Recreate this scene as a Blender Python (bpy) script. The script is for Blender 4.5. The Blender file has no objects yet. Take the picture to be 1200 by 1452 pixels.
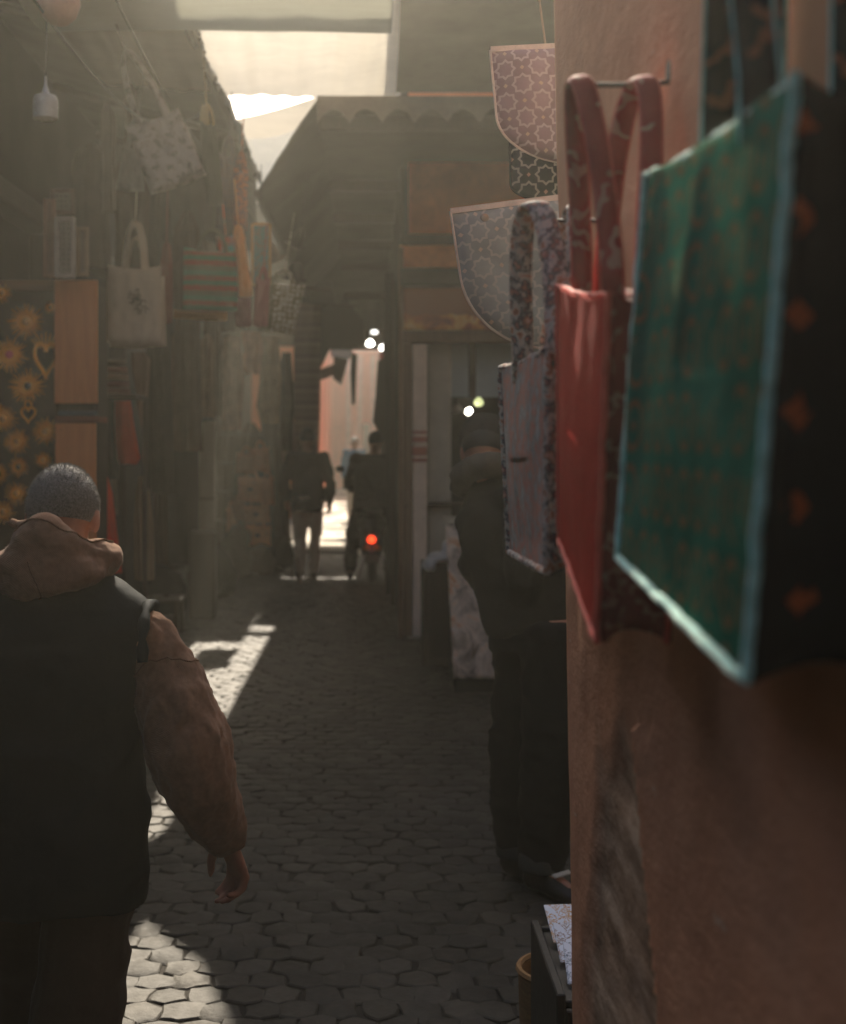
import bpy, math, random
from mathutils import Vector, Matrix, noise
R = math.radians
random.seed(7)
scene = bpy.context.scene
COL = scene.collection

# ------------------------------------------------------------------ camera, world, sun, exposure
F, VX, VY, H = 1900.0, 520.0, 625.0, 1.62          # focal length and vanishing point measured on the 1200x1452 photograph
cam_d = bpy.data.cameras.new("camera")
cam_d.sensor_fit = 'AUTO'; cam_d.sensor_width = 36.0
cam_d.lens = F / 1452 * 36.0
cam_d.shift_x = (600 - VX) / 1452.0
cam_d.shift_y = -(726 - VY) / 1452.0
cam_d.clip_start = 0.05; cam_d.clip_end = 500
cam_d.dof.use_dof = True; cam_d.dof.focus_distance = 3.0; cam_d.dof.aperture_fstop = 3.7
cam = bpy.data.objects.new("camera", cam_d); COL.objects.link(cam)
cam.location = (0, 0, H); cam.rotation_euler = (R(90), 0, 0)
scene.camera = cam

SUN_E, SUN_AZ = 36.0, 0.0                            # elevation; azimuth from straight ahead (+Y), negative = left
world = bpy.data.worlds.new("World"); scene.world = world; world.use_nodes = True
wn = world.node_tree.nodes; wl = world.node_tree.links
sky = wn.new('ShaderNodeTexSky'); sky.sky_type = 'NISHITA'; sky.sun_disc = False
sky.sun_elevation = R(SUN_E); sky.sun_rotation = R(SUN_AZ)
sky.dust_density = 4.0; sky.air_density = 1.0; sky.ozone_density = .8
bg = wn['Background']; wl.new(sky.outputs[0], bg.inputs[0]); bg.inputs[1].default_value = 0.15
sun_d = bpy.data.lights.new("sun", 'SUN'); sun_d.energy = 5.0; sun_d.angle = R(0.53); sun_d.color = (1, .88, .71)
sun = bpy.data.objects.new("sun", sun_d); COL.objects.link(sun)
sdir = Vector((math.sin(R(SUN_AZ)) * math.cos(R(SUN_E)), math.cos(R(SUN_AZ)) * math.cos(R(SUN_E)), math.sin(R(SUN_E))))
sun.rotation_euler = sdir.to_track_quat('Z', 'Y').to_euler(); sun.location = (0, 20, 20)
vs = scene.view_settings
vs.view_transform = 'Standard'; vs.look = 'None'; vs.gamma = 1.0; vs.exposure = 1.0
scene.render.engine = 'CYCLES'
cy = scene.cycles
cy.use_denoising = True; cy.max_bounces = 8; cy.diffuse_bounces = 5; cy.volume_bounces = 1; cy.transmission_bounces = 6
cy.sample_clamp_indirect = 6; cy.caustics_reflective = False; cy.caustics_refractive = False

# ------------------------------------------------------------------ helpers
def P(x, y, D):
    """point at distance D down the alley that the photograph shows at pixel x, y"""
    return Vector(((x - VX) / F * D, D, H - (y - VY) / F * D))
def lin(r, g, b):
    f = lambda c: (c / 255 / 12.92) if c <= 10 else ((c / 255 + .055) / 1.055) ** 2.4
    return (f(r), f(g), f(b))

class MB:
    def __init__(s): s.v = []; s.f = []
    def add(s, vs_, fs):
        o = len(s.v); s.v += [Vector(v) for v in vs_]; s.f += [tuple(i + o for i in f) for f in fs]; return s
    def merge(s, o, M=None):
        return s.add([(M @ v if M else v) for v in o.v], o.f)
    def xf(s, M): s.v = [M @ v for v in s.v]; return s
    def box(s, c, d, rot=None, bev=0.0):
        c = Vector(c); x, y, z = [k / 2 for k in d]; b = min(bev, x * .9, y * .9, z * .9)
        if b <= 0:
            vs_ = [Vector((i * x, j * y, k * z)) for i in (-1, 1) for j in (-1, 1) for k in (-1, 1)]
            fs = [(0, 1, 3, 2), (4, 6, 7, 5), (0, 4, 5, 1), (2, 3, 7, 6), (0, 2, 6, 4), (1, 5, 7, 3)]
        else:
            vs_ = []; idx = {}
            for i in (-1, 1):
                for j in (-1, 1):
                    for k in (-1, 1):
                        for a in range(3):
                            p = [i * (x - b), j * (y - b), k * (z - b)]
                            p[a] = (i * x, j * y, k * z)[a]
                            idx[(i, j, k, a)] = len(vs_); vs_.append(Vector(p))
            fs = []
            for a in range(3):
                o1, o2 = [q for q in range(3) if q != a]
                for sgn in (-1, 1):
                    ring = []
                    for (p, q) in ((-1, -1), (1, -1), (1, 1), (-1, 1)):
                        t = [0, 0, 0]; t[a] = sgn; t[o1] = p; t[o2] = q; ring.append(idx[(*t, a)])
                    fs.append(tuple(ring))
            for a in range(3):
                o1, o2 = [q for q in range(3) if q != a]
                for p in (-1, 1):
                    for q in (-1, 1):
                        t0 = [0, 0, 0]; t0[a] = -1; t0[o1] = p; t0[o2] = q
                        t1 = list(t0); t1[a] = 1
                        fs.append((idx[(*t0, o1)], idx[(*t1, o1)], idx[(*t1, o2)], idx[(*t0, o2)]))
            for i in (-1, 1):
                for j in (-1, 1):
                    for k in (-1, 1):
                        fs.append((idx[(i, j, k, 0)], idx[(i, j, k, 1)], idx[(i, j, k, 2)]))
        if rot is not None: vs_ = [rot @ v for v in vs_]
        return s.add([v + c for v in vs_], fs)
    def tube(s, pts, r, n=8, cap=True, ref=None):
        """pts: path; r: number, list of numbers, or list of (a, b) half-widths; a lies along ref x tangent"""
        pts = [Vector(p) for p in pts]; m = len(pts)
        rs = list(r) if isinstance(r, list) else [r] * m
        rings = []; u = None
        for i, p in enumerate(pts):
            t = (pts[min(i + 1, m - 1)] - pts[max(i - 1, 0)]); t = t.normalized() if t.length > 1e-9 else Vector((0, 0, 1))
            if ref is not None:
                u = Vector(ref); u = (u - t * u.dot(t))
                u = u.normalized() if u.length > 1e-6 else t.orthogonal().normalized()
            elif u is None: u = t.orthogonal().normalized()
            else:
                u = u - t * u.dot(t); u = u.normalized() if u.length > 1e-6 else t.orthogonal().normalized()
            w = t.cross(u); rr = rs[i]; a, b = rr if isinstance(rr, (tuple, list)) else (rr, rr)
            rings.append([p + u * (a * math.cos(2 * math.pi * k / n)) + w * (b * math.sin(2 * math.pi * k / n)) for k in range(n)])
        vs_ = [v for ring in rings for v in ring]; fs = []
        for i in range(m - 1):
            for k in range(n):
                k2 = (k + 1) % n
                fs.append((i * n + k, i * n + k2, (i + 1) * n + k2, (i + 1) * n + k))
        if cap:
            fs.append(tuple(reversed(range(n)))); fs.append(tuple((m - 1) * n + k for k in range(n)))
        return s.add(vs_, fs)
    def ell(s, c, r, nu=16, nv=10, M=None):
        c = Vector(c); vs_ = [Vector((0, 0, -1))]
        for j in range(1, nv):
            th = math.pi * j / nv - math.pi / 2
            for i in range(nu):
                ph = 2 * math.pi * i / nu
                vs_.append(Vector((math.cos(th) * math.cos(ph), math.cos(th) * math.sin(ph), math.sin(th))))
        vs_.append(Vector((0, 0, 1))); fs = []
        for i in range(nu): fs.append((0, 1 + (i + 1) % nu, 1 + i))
        for j in range(nv - 2):
            for i in range(nu):
                a = 1 + j * nu; b = a + nu; i2 = (i + 1) % nu
                fs.append((a + i, a + i2, b + i2, b + i))
        a = 1 + (nv - 2) * nu; T = len(vs_) - 1
        for i in range(nu): fs.append((a + i, a + (i + 1) % nu, T))
        vs_ = [Vector((v.x * r[0], v.y * r[1], v.z * r[2])) for v in vs_]
        if M is not None: vs_ = [M @ v for v in vs_]
        return s.add([v + c for v in vs_], fs)
    def lathe(s, prof, n=20, c=(0, 0, 0), M=None):
        vs_ = []; fs = []; m = len(prof)
        for (r, z) in prof:
            for k in range(n):
                a = 2 * math.pi * k / n; v = Vector((r * math.cos(a), r * math.sin(a), z))
                vs_.append((M @ v if M else v) + Vector(c))
        for i in range(m - 1):
            for k in range(n):
                k2 = (k + 1) % n; fs.append((i * n + k, i * n + k2, (i + 1) * n + k2, (i + 1) * n + k))
        fs.append(tuple(reversed(range(n)))); fs.append(tuple((m - 1) * n + k for k in range(n)))
        return s.add(vs_, fs)
    def prism(s, poly, ext, org=(0, 0, 0), U=(1, 0, 0), V=(0, 0, 1)):
        """2-D outline in axes U, V at org, thickened by vector ext"""
        org, U, V, ext = map(Vector, (org, U, V, ext)); n = len(poly)
        a = [org + U * p[0] + V * p[1] for p in poly]; b = [p + ext for p in a]
        fs = [tuple(range(n)), tuple(reversed(range(n, 2 * n)))]
        for i in range(n): fs.append((i, i + n, (i + 1) % n + n, (i + 1) % n))
        return s.add(a + b, fs)
    def sheet(s, fn, nu, nv, thick=None):
        """surface fn(u, v); with thick (number) a closed slab of that thickness along its normals"""
        g = [[Vector(fn(i / nu, j / nv)) for i in range(nu + 1)] for j in range(nv + 1)]
        W = nu + 1; top = [p for row in g for p in row]
        q = lambda i, j, o=0: o + j * W + i
        fs = [(q(i, j), q(i + 1, j), q(i + 1, j + 1), q(i, j + 1)) for j in range(nv) for i in range(nu)]
        if thick is None: return s.add(top, fs)
        bot = []
        for j in range(nv + 1):
            for i in range(nu + 1):
                du = g[j][min(i + 1, nu)] - g[j][max(i - 1, 0)]; dv = g[min(j + 1, nv)][i] - g[max(j - 1, 0)][i]
                n = du.cross(dv); n = n.normalized() if n.length > 1e-12 else Vector((0, 0, 1))
                bot.append(g[j][i] - n * thick)
        o = len(top)
        fs += [(q(i, j, o), q(i, j + 1, o), q(i + 1, j + 1, o), q(i + 1, j, o)) for j in range(nv) for i in range(nu)]
        for i in range(nu):
            fs.append((q(i, 0), q(i, 0, o), q(i + 1, 0, o), q(i + 1, 0)))
            fs.append((q(i, nv), q(i + 1, nv), q(i + 1, nv, o), q(i, nv, o)))
        for j in range(nv):
            fs.append((q(0, j), q(0, j + 1), q(0, j + 1, o), q(0, j, o)))
            fs.append((q(nu, j), q(nu, j, o), q(nu, j + 1, o), q(nu, j + 1)))
        return s.add(top + bot, fs)
    def ribbon(s, pts, wid, th):
        """flat strap along pts; wid: width vector (or list), th: thickness"""
        pts = [Vector(p) for p in pts]; m = len(pts); vs_ = []; fs = []
        for i, p in enumerate(pts):
            t = (pts[min(i + 1, m - 1)] - pts[max(i - 1, 0)]).normalized()
            w = Vector(wid[i] if isinstance(wid, list) else wid)
            n = t.cross(w); n = n.normalized() * th / 2 if n.length > 1e-9 else Vector((0, 0, 0))
            vs_ += [p - w / 2 - n, p + w / 2 - n, p + w / 2 + n, p - w / 2 + n]
        for i in range(m - 1):
            for k in range(4):
                k2 = (k + 1) % 4; fs.append((i * 4 + k, i * 4 + k2, i * 4 + 4 + k2, i * 4 + 4 + k))
        fs += [(3, 2, 1, 0), tuple((m - 1) * 4 + k for k in range(4))]
        return s.add(vs_, fs)
    def mesh(s, name):
        me = bpy.data.meshes.new(name); me.from_pydata([tuple(v) for v in s.v], [], s.f); me.validate(); me.update()
        return me

def wloc(o):
    v = Vector((0, 0, 0))
    while o is not None: v = v + o.location; o = o.parent
    return v
def link_mesh(name, me, mat, parent=None, smooth=True, world_space=True, origin=None):
    """link me (in world coordinates) as one object, its origin at its parent's (or at origin / base centre)"""
    o = bpy.data.objects.new(name, me); COL.objects.link(o)
    if parent is not None:
        o.parent = parent
        if world_space: me.transform(Matrix.Translation(-wloc(parent)))
    elif world_space:
        if origin is None:
            xs = [v.co for v in me.vertices]
            if xs:
                lo = [min(c[k] for c in xs) for k in range(3)]; hi = [max(c[k] for c in xs) for k in range(3)]
                origin = Vector(((lo[0] + hi[0]) / 2, (lo[1] + hi[1]) / 2, lo[2]))
            else: origin = Vector((0, 0, 0))
        origin = Vector(origin); me.transform(Matrix.Translation(-origin)); o.location = origin
    if mat is not None: me.materials.append(mat)
    if smooth:
        me.polygons.foreach_set('use_smooth', [True] * len(me.polygons))
        if smooth != 'all':
            me.set_sharp_from_angle(angle=R(38))
    return o
def build(name, mb, mat, parent=None, smooth=True, world_space=True, origin=None):
    return link_mesh(name, mb.mesh(name), mat, parent, smooth, world_space, origin)
def tag(o, label=None, cat=None, group=None, kind=None):
    if label: o['label'] = label
    if cat: o['category'] = cat
    if group: o['group'] = group
    if kind: o['kind'] = kind
    return o
def thing(name, label, cat, loc, group=None):
    o = bpy.data.objects.new(name, None); COL.objects.link(o); o.location = Vector(loc); o.empty_display_size = .05
    return tag(o, label, cat, group)
def solid(mb, voxel, smooth=6):
    """weld overlapping closed shapes into one continuous surface"""
    me = mb.mesh('tmp'); ob = bpy.data.objects.new('tmp', me); COL.objects.link(ob)
    m = ob.modifiers.new('r', 'REMESH'); m.mode = 'VOXEL'; m.voxel_size = voxel
    if smooth:
        k = ob.modifiers.new('s', 'SMOOTH'); k.factor = .5; k.iterations = smooth
    dg = bpy.context.evaluated_depsgraph_get()
    out = bpy.data.meshes.new_from_object(ob.evaluated_get(dg))
    bpy.data.objects.remove(ob); bpy.data.meshes.remove(me)
    return out
def wrinkle(me, amp, freq, stretch=(1, 1, 1), seed=0, ridged=True):
    no = [v.normal.copy() for v in me.vertices]
    for v, n in zip(me.vertices, no):
        p = Vector((v.co.x * stretch[0], v.co.y * stretch[1], v.co.z * stretch[2])) * freq + Vector((seed * 3.1, seed * 1.7, seed))
        p2 = p + Vector((noise.noise(p * .7 + Vector((5, 2, 9))), noise.noise(p * .7 + Vector((1, 8, 3))), noise.noise(p * .7))) * .8
        d = noise.noise(p2); d = (.35 - abs(d)) * 1.6 if ridged else d
        v.co += n * (d + .4 * noise.noise(p * 2.3)) * amp
    me.update()

# ------------------------------------------------------------------ materials
def nt(name):
    m = bpy.data.materials.new(name); m.use_nodes = True
    return m, m.node_tree.nodes, m.node_tree.links, m.node_tree.nodes['Principled BSDF']
class NG:
    """small node-graph writer"""
    def __init__(s, name): s.m, s.n, s.l, s.b = nt(name)
    def node(s, t, **kw):
        x = s.n.new(t)
        for k, v in kw.items(): setattr(x, k, v)
        return x
    def con(s, a, b): s.l.new(a, b); return s
    def val(s, sock, v):
        if hasattr(v, 'links') or isinstance(v, bpy.types.NodeSocket): s.l.new(v, sock)
        else: sock.default_value = v
    def math(s, op, a, b=0.0, c=None, clamp=False):
        x = s.n.new('ShaderNodeMath'); x.operation = op; x.use_clamp = clamp
        s.val(x.inputs[0], a); s.val(x.inputs[1], b)
        if c is not None: s.val(x.inputs[2], c)
        return x.outputs[0]
    def coords(s, scale=(1, 1, 1), which='Object', rot=(0, 0, 0)):
        t = s.n.new('ShaderNodeTexCoord'); m = s.n.new('ShaderNodeMapping')
        m.inputs['Scale'].default_value = scale; m.inputs['Rotation'].default_value = rot
        s.l.new(t.outputs[which], m.inputs[0]); return m.outputs[0]
    def noise(s, vec, scale, detail=5, rough=.55, dist=0.0, out='Fac'):
        x = s.n.new('ShaderNodeTexNoise'); x.inputs['Scale'].default_value = scale; x.inputs['Detail'].default_value = detail
        x.inputs['Roughness'].default_value = rough; x.inputs['Distortion'].default_value = dist
        s.l.new(vec, x.inputs['Vector']); return x.outputs[out]
    def ramp(s, fac, stops):
        x = s.n.new('ShaderNodeValToRGB'); e = x.color_ramp.elements
        while len(e) < len(stops): e.new(.5)
        for k, (p, c) in enumerate(stops):
            e[k].position = p; e[k].color = (*c, 1) if len(c) == 3 else c
        s.l.new(fac, x.inputs[0]); return x.outputs[0]
    def mix(s, fac, a, b, mode='MIX'):
        x = s.n.new('ShaderNodeMix'); x.data_type = 'RGBA'; x.blend_type = mode
        s.val(x.inputs[0], fac)
        for sock, v in ((x.inputs[6], a), (x.inputs[7], b)):
            if isinstance(v, tuple): sock.default_value = (*v, 1) if len(v) == 3 else v
            else: s.l.new(v, sock)
        return x.outputs[2]
    def xyz(s, vec):
        x = s.n.new('ShaderNodeSeparateXYZ'); s.l.new(vec, x.inputs[0]); return x.outputs
    def bump(s, h, strength, dist=.01, prev=None):
        x = s.n.new('ShaderNodeBump'); x.inputs['Strength'].default_value = strength; x.inputs['Distance'].default_value = dist
        s.l.new(h, x.inputs['Height'])
        if prev is not None: s.l.new(prev, x.inputs['Normal'])
        return x.outputs[0]
    def out(s, col=None, rough=None, nrm=None, metal=None, spec=None, sheen=None, emis=None):
        b = s.b
        if col is not None:
            if isinstance(col, tuple): b.inputs['Base Color'].default_value = (*col, 1)
            else: s.l.new(col, b.inputs['Base Color'])
        if rough is not None: s.val(b.inputs['Roughness'], rough)
        if nrm is not None: s.l.new(nrm, b.inputs['Normal'])
        if metal is not None: s.val(b.inputs['Metallic'], metal)
        if spec is not None: b.inputs['Specular IOR Level'].default_value = spec
        if sheen is not None: b.inputs['Sheen Weight'].default_value = sheen
        return s.m
_mc = {}
def M(name, col, rough=.85, var=.3, scale=6, bump=.3, bscale=60, metal=0.0, spec=.3, sheen=0.0, stretch=(1, 1, 1), col2=None, bdist=.004):
    if name in _mc: return _mc[name]
    g = NG(name); v = g.coords(stretch)
    n1 = g.noise(v, scale, 6, .6); n2 = g.noise(v, scale * 5.3, 4, .6)
    f = g.math('MULTIPLY_ADD', n2, .35, g.math('MULTIPLY', n1, .65))
    lo = tuple(c * (1 - var) for c in col); hi = tuple(min(1, c * (1 + var)) for c in (col2 or col))
    c = g.ramp(f, [(.32, lo), (.68, hi)])
    h = g.noise(v, bscale, 5, .65)
    ro = g.math('MULTIPLY_ADD', n2, .2, rough - .1, clamp=True)
    _mc[name] = g.out(c, ro, g.bump(h, bump, bdist), metal, spec, sheen)
    return _mc[name]
def cloth(name, col, rough=.95, var=.25, scale=5, sheen=.0, weave=450, bump=.25, col2=None):
    if name in _mc: return _mc[name]
    g = NG(name); v = g.coords()
    n1 = g.noise(v, scale, 6, .6)
    lo = tuple(c * (1 - var) for c in col); hi = tuple(min(1, c * (1 + var)) for c in (col2 or col))
    n3 = g.noise(v, 90, 3, .6)
    f = g.math('MULTIPLY_ADD', n3, .4, g.math('MULTIPLY', n1, .6))
    c = g.ramp(f, [(.3, lo), (.7, hi)])
    x = g.xyz(v); w = g.math('MULTIPLY', g.math('SINE', g.math('MULTIPLY', g.math('ADD', x[0], x[1]), weave * 3)), g.math('SINE', g.math('MULTIPLY', x[2], weave * 3)))
    b = g.bump(g.noise(v, 14, 5, .6), .35, .012, g.bump(w, bump, .0008))
    _mc[name] = g.out(c, rough, b, None, .06, sheen)
    return _mc[name]
def canvas(name, col, trans=.45, scale=3):
    """sun-lit awning cloth: diffuse plus light coming through"""
    g = NG(name); v = g.coords()
    n1 = g.noise(v, scale, 6, .65); n2 = g.noise(v, 120, 3, .6); n3 = g.noise(g.coords((1.2, 9, 1)), 2.2, 5, .6)
    f = g.math('ADD', g.math('MULTIPLY', n1, .4), g.math('ADD', g.math('MULTIPLY', n2, .2), g.math('MULTIPLY', n3, .4)))
    c = g.ramp(f, [(.34, tuple(k * .86 for k in col)), (.62, tuple(min(1, k * 1.04) for k in col))])
    nb = g.bump(g.noise(v, 150, 3, .6), .3, .002)
    d = g.node('ShaderNodeBsdfDiffuse'); t = g.node('ShaderNodeBsdfTranslucent'); m = g.node('ShaderNodeMixShader')
    for k in (d, t): g.con(c, k.inputs[0]); g.con(nb, k.inputs['Normal'])
    m.inputs[0].default_value = trans; g.con(d.outputs[0], m.inputs[1]); g.con(t.outputs[0], m.inputs[2])
    g.con(m.outputs[0], g.n['Material Output'].inputs[0]); return g.m
def wood(name, c1, c2, axis=2, scale=7, rough=.6, knots=True):
    g = NG(name); st = [9, 9, 9]; st[axis] = .7
    v = g.coords(tuple(st)); n = g.noise(v, scale * .35, 6, .65, 1.2)
    n2 = g.noise(g.coords(tuple(k * 4 for k in st)), scale, 4, .7)
    f = g.math('ADD', g.math('MULTIPLY', n, .7), g.math('MULTIPLY', n2, .3))
    c = g.ramp(f, [(.3, c1), (.7, c2)])
    if knots:
        vo = g.node('ShaderNodeTexVoronoi'); vo.inputs['Scale'].default_value = 4.5
        g.con(g.coords(tuple(2.2 if k != axis else 1 for k in range(3))), vo.inputs['Vector'])
        k = g.math('LESS_THAN', g.math('ADD', vo.outputs['Distance'], g.math('MULTIPLY', n2, .06)), .10)
        c = g.mix(g.math('MULTIPLY', k, .8), c, tuple(x * .25 for x in c1))
    return g.out(c, rough, g.bump(f, .25, .003), None, .3)
def star_lattice(name, base, line, gem, tile, axes=(0, 2), rough=.8, sheen=.1):
    """interlaced eight-pointed-star fabric"""
    g = NG(name); v = g.coords(); x = g.xyz(v); nz = g.noise(v, 7, 2)
    u = g.math('ADD', g.math('DIVIDE', x[axes[0]], tile), g.math('MULTIPLY', nz, .30)); w = g.math('ADD', g.math('DIVIDE', x[axes[1]], tile), g.math('MULTIPLY', g.noise(v, 5.3, 2), .30))
    def fold(a, o=0.0): return g.math('ABSOLUTE', g.math('SUBTRACT', g.math('FRACT', g.math('ADD', a, o + 20)), .5))
    a, b, a2, b2 = fold(u), fold(w), fold(u, .5), fold(w, .5)
    star = lambda p, q: g.math('MINIMUM', g.math('MAXIMUM', p, q), g.math('MULTIPLY', g.math('ADD', p, q), .7071))
    st = g.math('MINIMUM', star(a, b), star(a2, b2))
    ln = g.math('LESS_THAN', g.math('ABSOLUTE', g.math('SUBTRACT', st, .205)), .030)
    core = g.math('LESS_THAN', st, .18)
    dd = g.math('MINIMUM', g.math('ADD', a2, b), g.math('ADD', a, b2))
    gm = g.math('LESS_THAN', dd, .068)
    n1 = g.noise(v, 9, 5)
    c = g.ramp(n1, [(.3, tuple(k * .75 for k in base)), (.7, tuple(k * 1.2 for k in base))])
    c = g.mix(g.math('MULTIPLY', g.math('SUBTRACT', 1.0, core), .22), c, tuple(k * .6 for k in base))
    c = g.mix(g.math('MULTIPLY', ln, .85), c, line)
    c = g.mix(gm, c, gem)
    th = g.noise(g.coords((1, 1, 30)), 60, 2)
    bp = g.bump(th, .25, .001, g.bump(g.math('MAXIMUM', ln, gm), .4, .0015, g.bump(g.noise(v, 7, 4), .4, .02)))
    return g.out(c, rough, bp, None, .3, sheen)

# ------------------------------------------------------------------ the setting
# materials of the setting
def noisez(x, y, a, f=1.0): return a * noise.noise(Vector((x * f, y * f, 3.3)))
def paver_mat():
    g = NG('paver_stone'); v = g.coords()
    n1 = g.noise(v, 1.3, 5, .6); n2 = g.noise(v, 26, 6, .7)
    at = g.node('ShaderNodeAttribute', attribute_name='tone')
    f = g.math('ADD', g.math('MULTIPLY', at.outputs['Fac'], .22), g.math('ADD', g.math('MULTIPLY', n1, .48), g.math('MULTIPLY', n2, .3)))
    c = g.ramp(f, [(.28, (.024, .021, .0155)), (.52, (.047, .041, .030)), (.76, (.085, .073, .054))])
    stain = g.math('GREATER_THAN', g.noise(v, 2.7, 5, .7), .62)
    c = g.mix(g.math('MULTIPLY', stain, .35), c, (.05, .045, .04))
    return g.out(c, g.math('MULTIPLY_ADD', n2, -.3, .8), g.bump(g.noise(v, 70, 6, .7), .55, .006), None, .35)
pav_m = paver_mat()
dirt_m = M('street_dirt', (.032, .027, .021), .95, .4, 4, .5, 50)
g0 = MB().sheet(lambda u, v: (-40 + 80 * u, -40 + 110 * v, -.0095), 20, 28)
tag(build('ground', g0, dirt_m, smooth=False, origin=(0, 0, -.0095)), kind='structure')

def pavers():
    """hexagonal setts laid in rows across the alley, each a little out of line"""
    rnd = random.Random(3); w, sd, pt = .112, .080, .026
    vs_, fs, tone = [], [], []
    row = 0; y = 2.0
    while y < 19:
        x = -2.35 + (w / 2 if row % 2 else 0)
        while x < 2.6:
            if not (x > .45 and y < 2.4):
                cx, cy = x + rnd.uniform(-.008, .008) + .02 * math.sin(y * 1.3), y + rnd.uniform(-.005, .005) + .018 * math.sin(x * 2.1 + y * .4)
                cz = rnd.uniform(-.003, .002); tx, ty = rnd.uniform(-.035, .035), rnd.uniform(-.045, .045); tn = rnd.random()
                base = [(0, -sd / 2 - pt), (w / 2, -sd / 2), (w / 2, sd / 2), (0, sd / 2 + pt), (-w / 2, sd / 2), (-w / 2, -sd / 2)]
                base = [(a + rnd.uniform(-.012, .012), b + rnd.uniform(-.013, .013)) for a, b in base]
                # extra points along the sides make the edges wander
                ol = []
                for k in range(6):
                    a, b = base[k], base[(k + 1) % 6]; ol.append(a)
                    t = .5; ol.append((a[0] * (1 - t) + b[0] * t + rnd.uniform(-.006, .006), a[1] * (1 - t) + b[1] * t + rnd.uniform(-.006, .006)))
                o = len(vs_); n = 12
                for (k, z) in ((.99, -.020), (.982, -.004), (.90, .0)):
                    for a, b in ol:
                        vs_.append((cx + a * k, cy + b * k, z + cz + (a * tx + b * ty)))
                        tone.append(tn)
                for q in range(2):
                    for k in range(n):
                        k2 = (k + 1) % n; fs.append((o + q * n + k, o + q * n + k2, o + (q + 1) * n + k2, o + (q + 1) * n + k))
                fs.append(tuple(o + 2 * n + k for k in range(n)))
            x += w
        y += sd + pt; row += 1
    me = bpy.data.meshes.new('cobbled_pavement'); me.from_pydata(vs_, [], fs); me.update()
    a = me.attributes.new('tone', 'FLOAT', 'POINT'); a.data.foreach_set('value', tone)
    tag(link_mesh('pavement', me, pav_m, origin=(0, 0, 0)), kind='structure')
pavers()
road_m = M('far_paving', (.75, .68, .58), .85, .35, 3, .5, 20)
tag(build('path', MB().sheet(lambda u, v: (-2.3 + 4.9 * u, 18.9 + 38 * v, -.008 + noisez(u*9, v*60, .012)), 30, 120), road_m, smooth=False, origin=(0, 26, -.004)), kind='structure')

def plaster_wall_mat():
    g = NG('pink_plaster'); v = g.coords()
    n1 = g.noise(v, 1.1, 6, .65); n2 = g.noise(v, 9, 6, .6); st = g.noise(g.coords((2, 2, .6)), 1.3, 5, .6)
    f = g.math('ADD', g.math('MULTIPLY', n1, .45), g.math('ADD', g.math('MULTIPLY', n2, .25), g.math('MULTIPLY', st, .3)))
    c = g.ramp(f, [(.33, (.45, .205, .115)), (.5, (.58, .285, .165)), (.68, (.68, .365, .225))])
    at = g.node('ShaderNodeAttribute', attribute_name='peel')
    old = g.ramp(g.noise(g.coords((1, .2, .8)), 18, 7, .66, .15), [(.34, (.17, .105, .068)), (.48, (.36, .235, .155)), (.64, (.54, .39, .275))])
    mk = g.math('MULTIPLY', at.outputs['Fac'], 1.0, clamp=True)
    sn = g.noise(g.coords((1, .35, .8)), 3.2, 7, .7, .5)
    c = g.mix(g.math('MULTIPLY', g.math('SUBTRACT', sn, .5), 1.6, clamp=True), c, (.20, .105, .065))
    c = g.mix(g.math('MULTIPLY', g.math('GREATER_THAN', g.noise(g.coords((1, .25, 1)), 31, 4, .6), .70), .5), c, (.60, .45, .33))
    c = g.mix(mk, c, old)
    h = g.math('ADD', g.noise(g.coords((1, .5, 1)), 18, 7, .65), g.math('MULTIPLY', g.noise(v, 120, 4, .7), .10))
    return g.out(c, .92, g.bump(h, .55, .012), None, .05)
wall_m = plaster_wall_mat()
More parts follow.
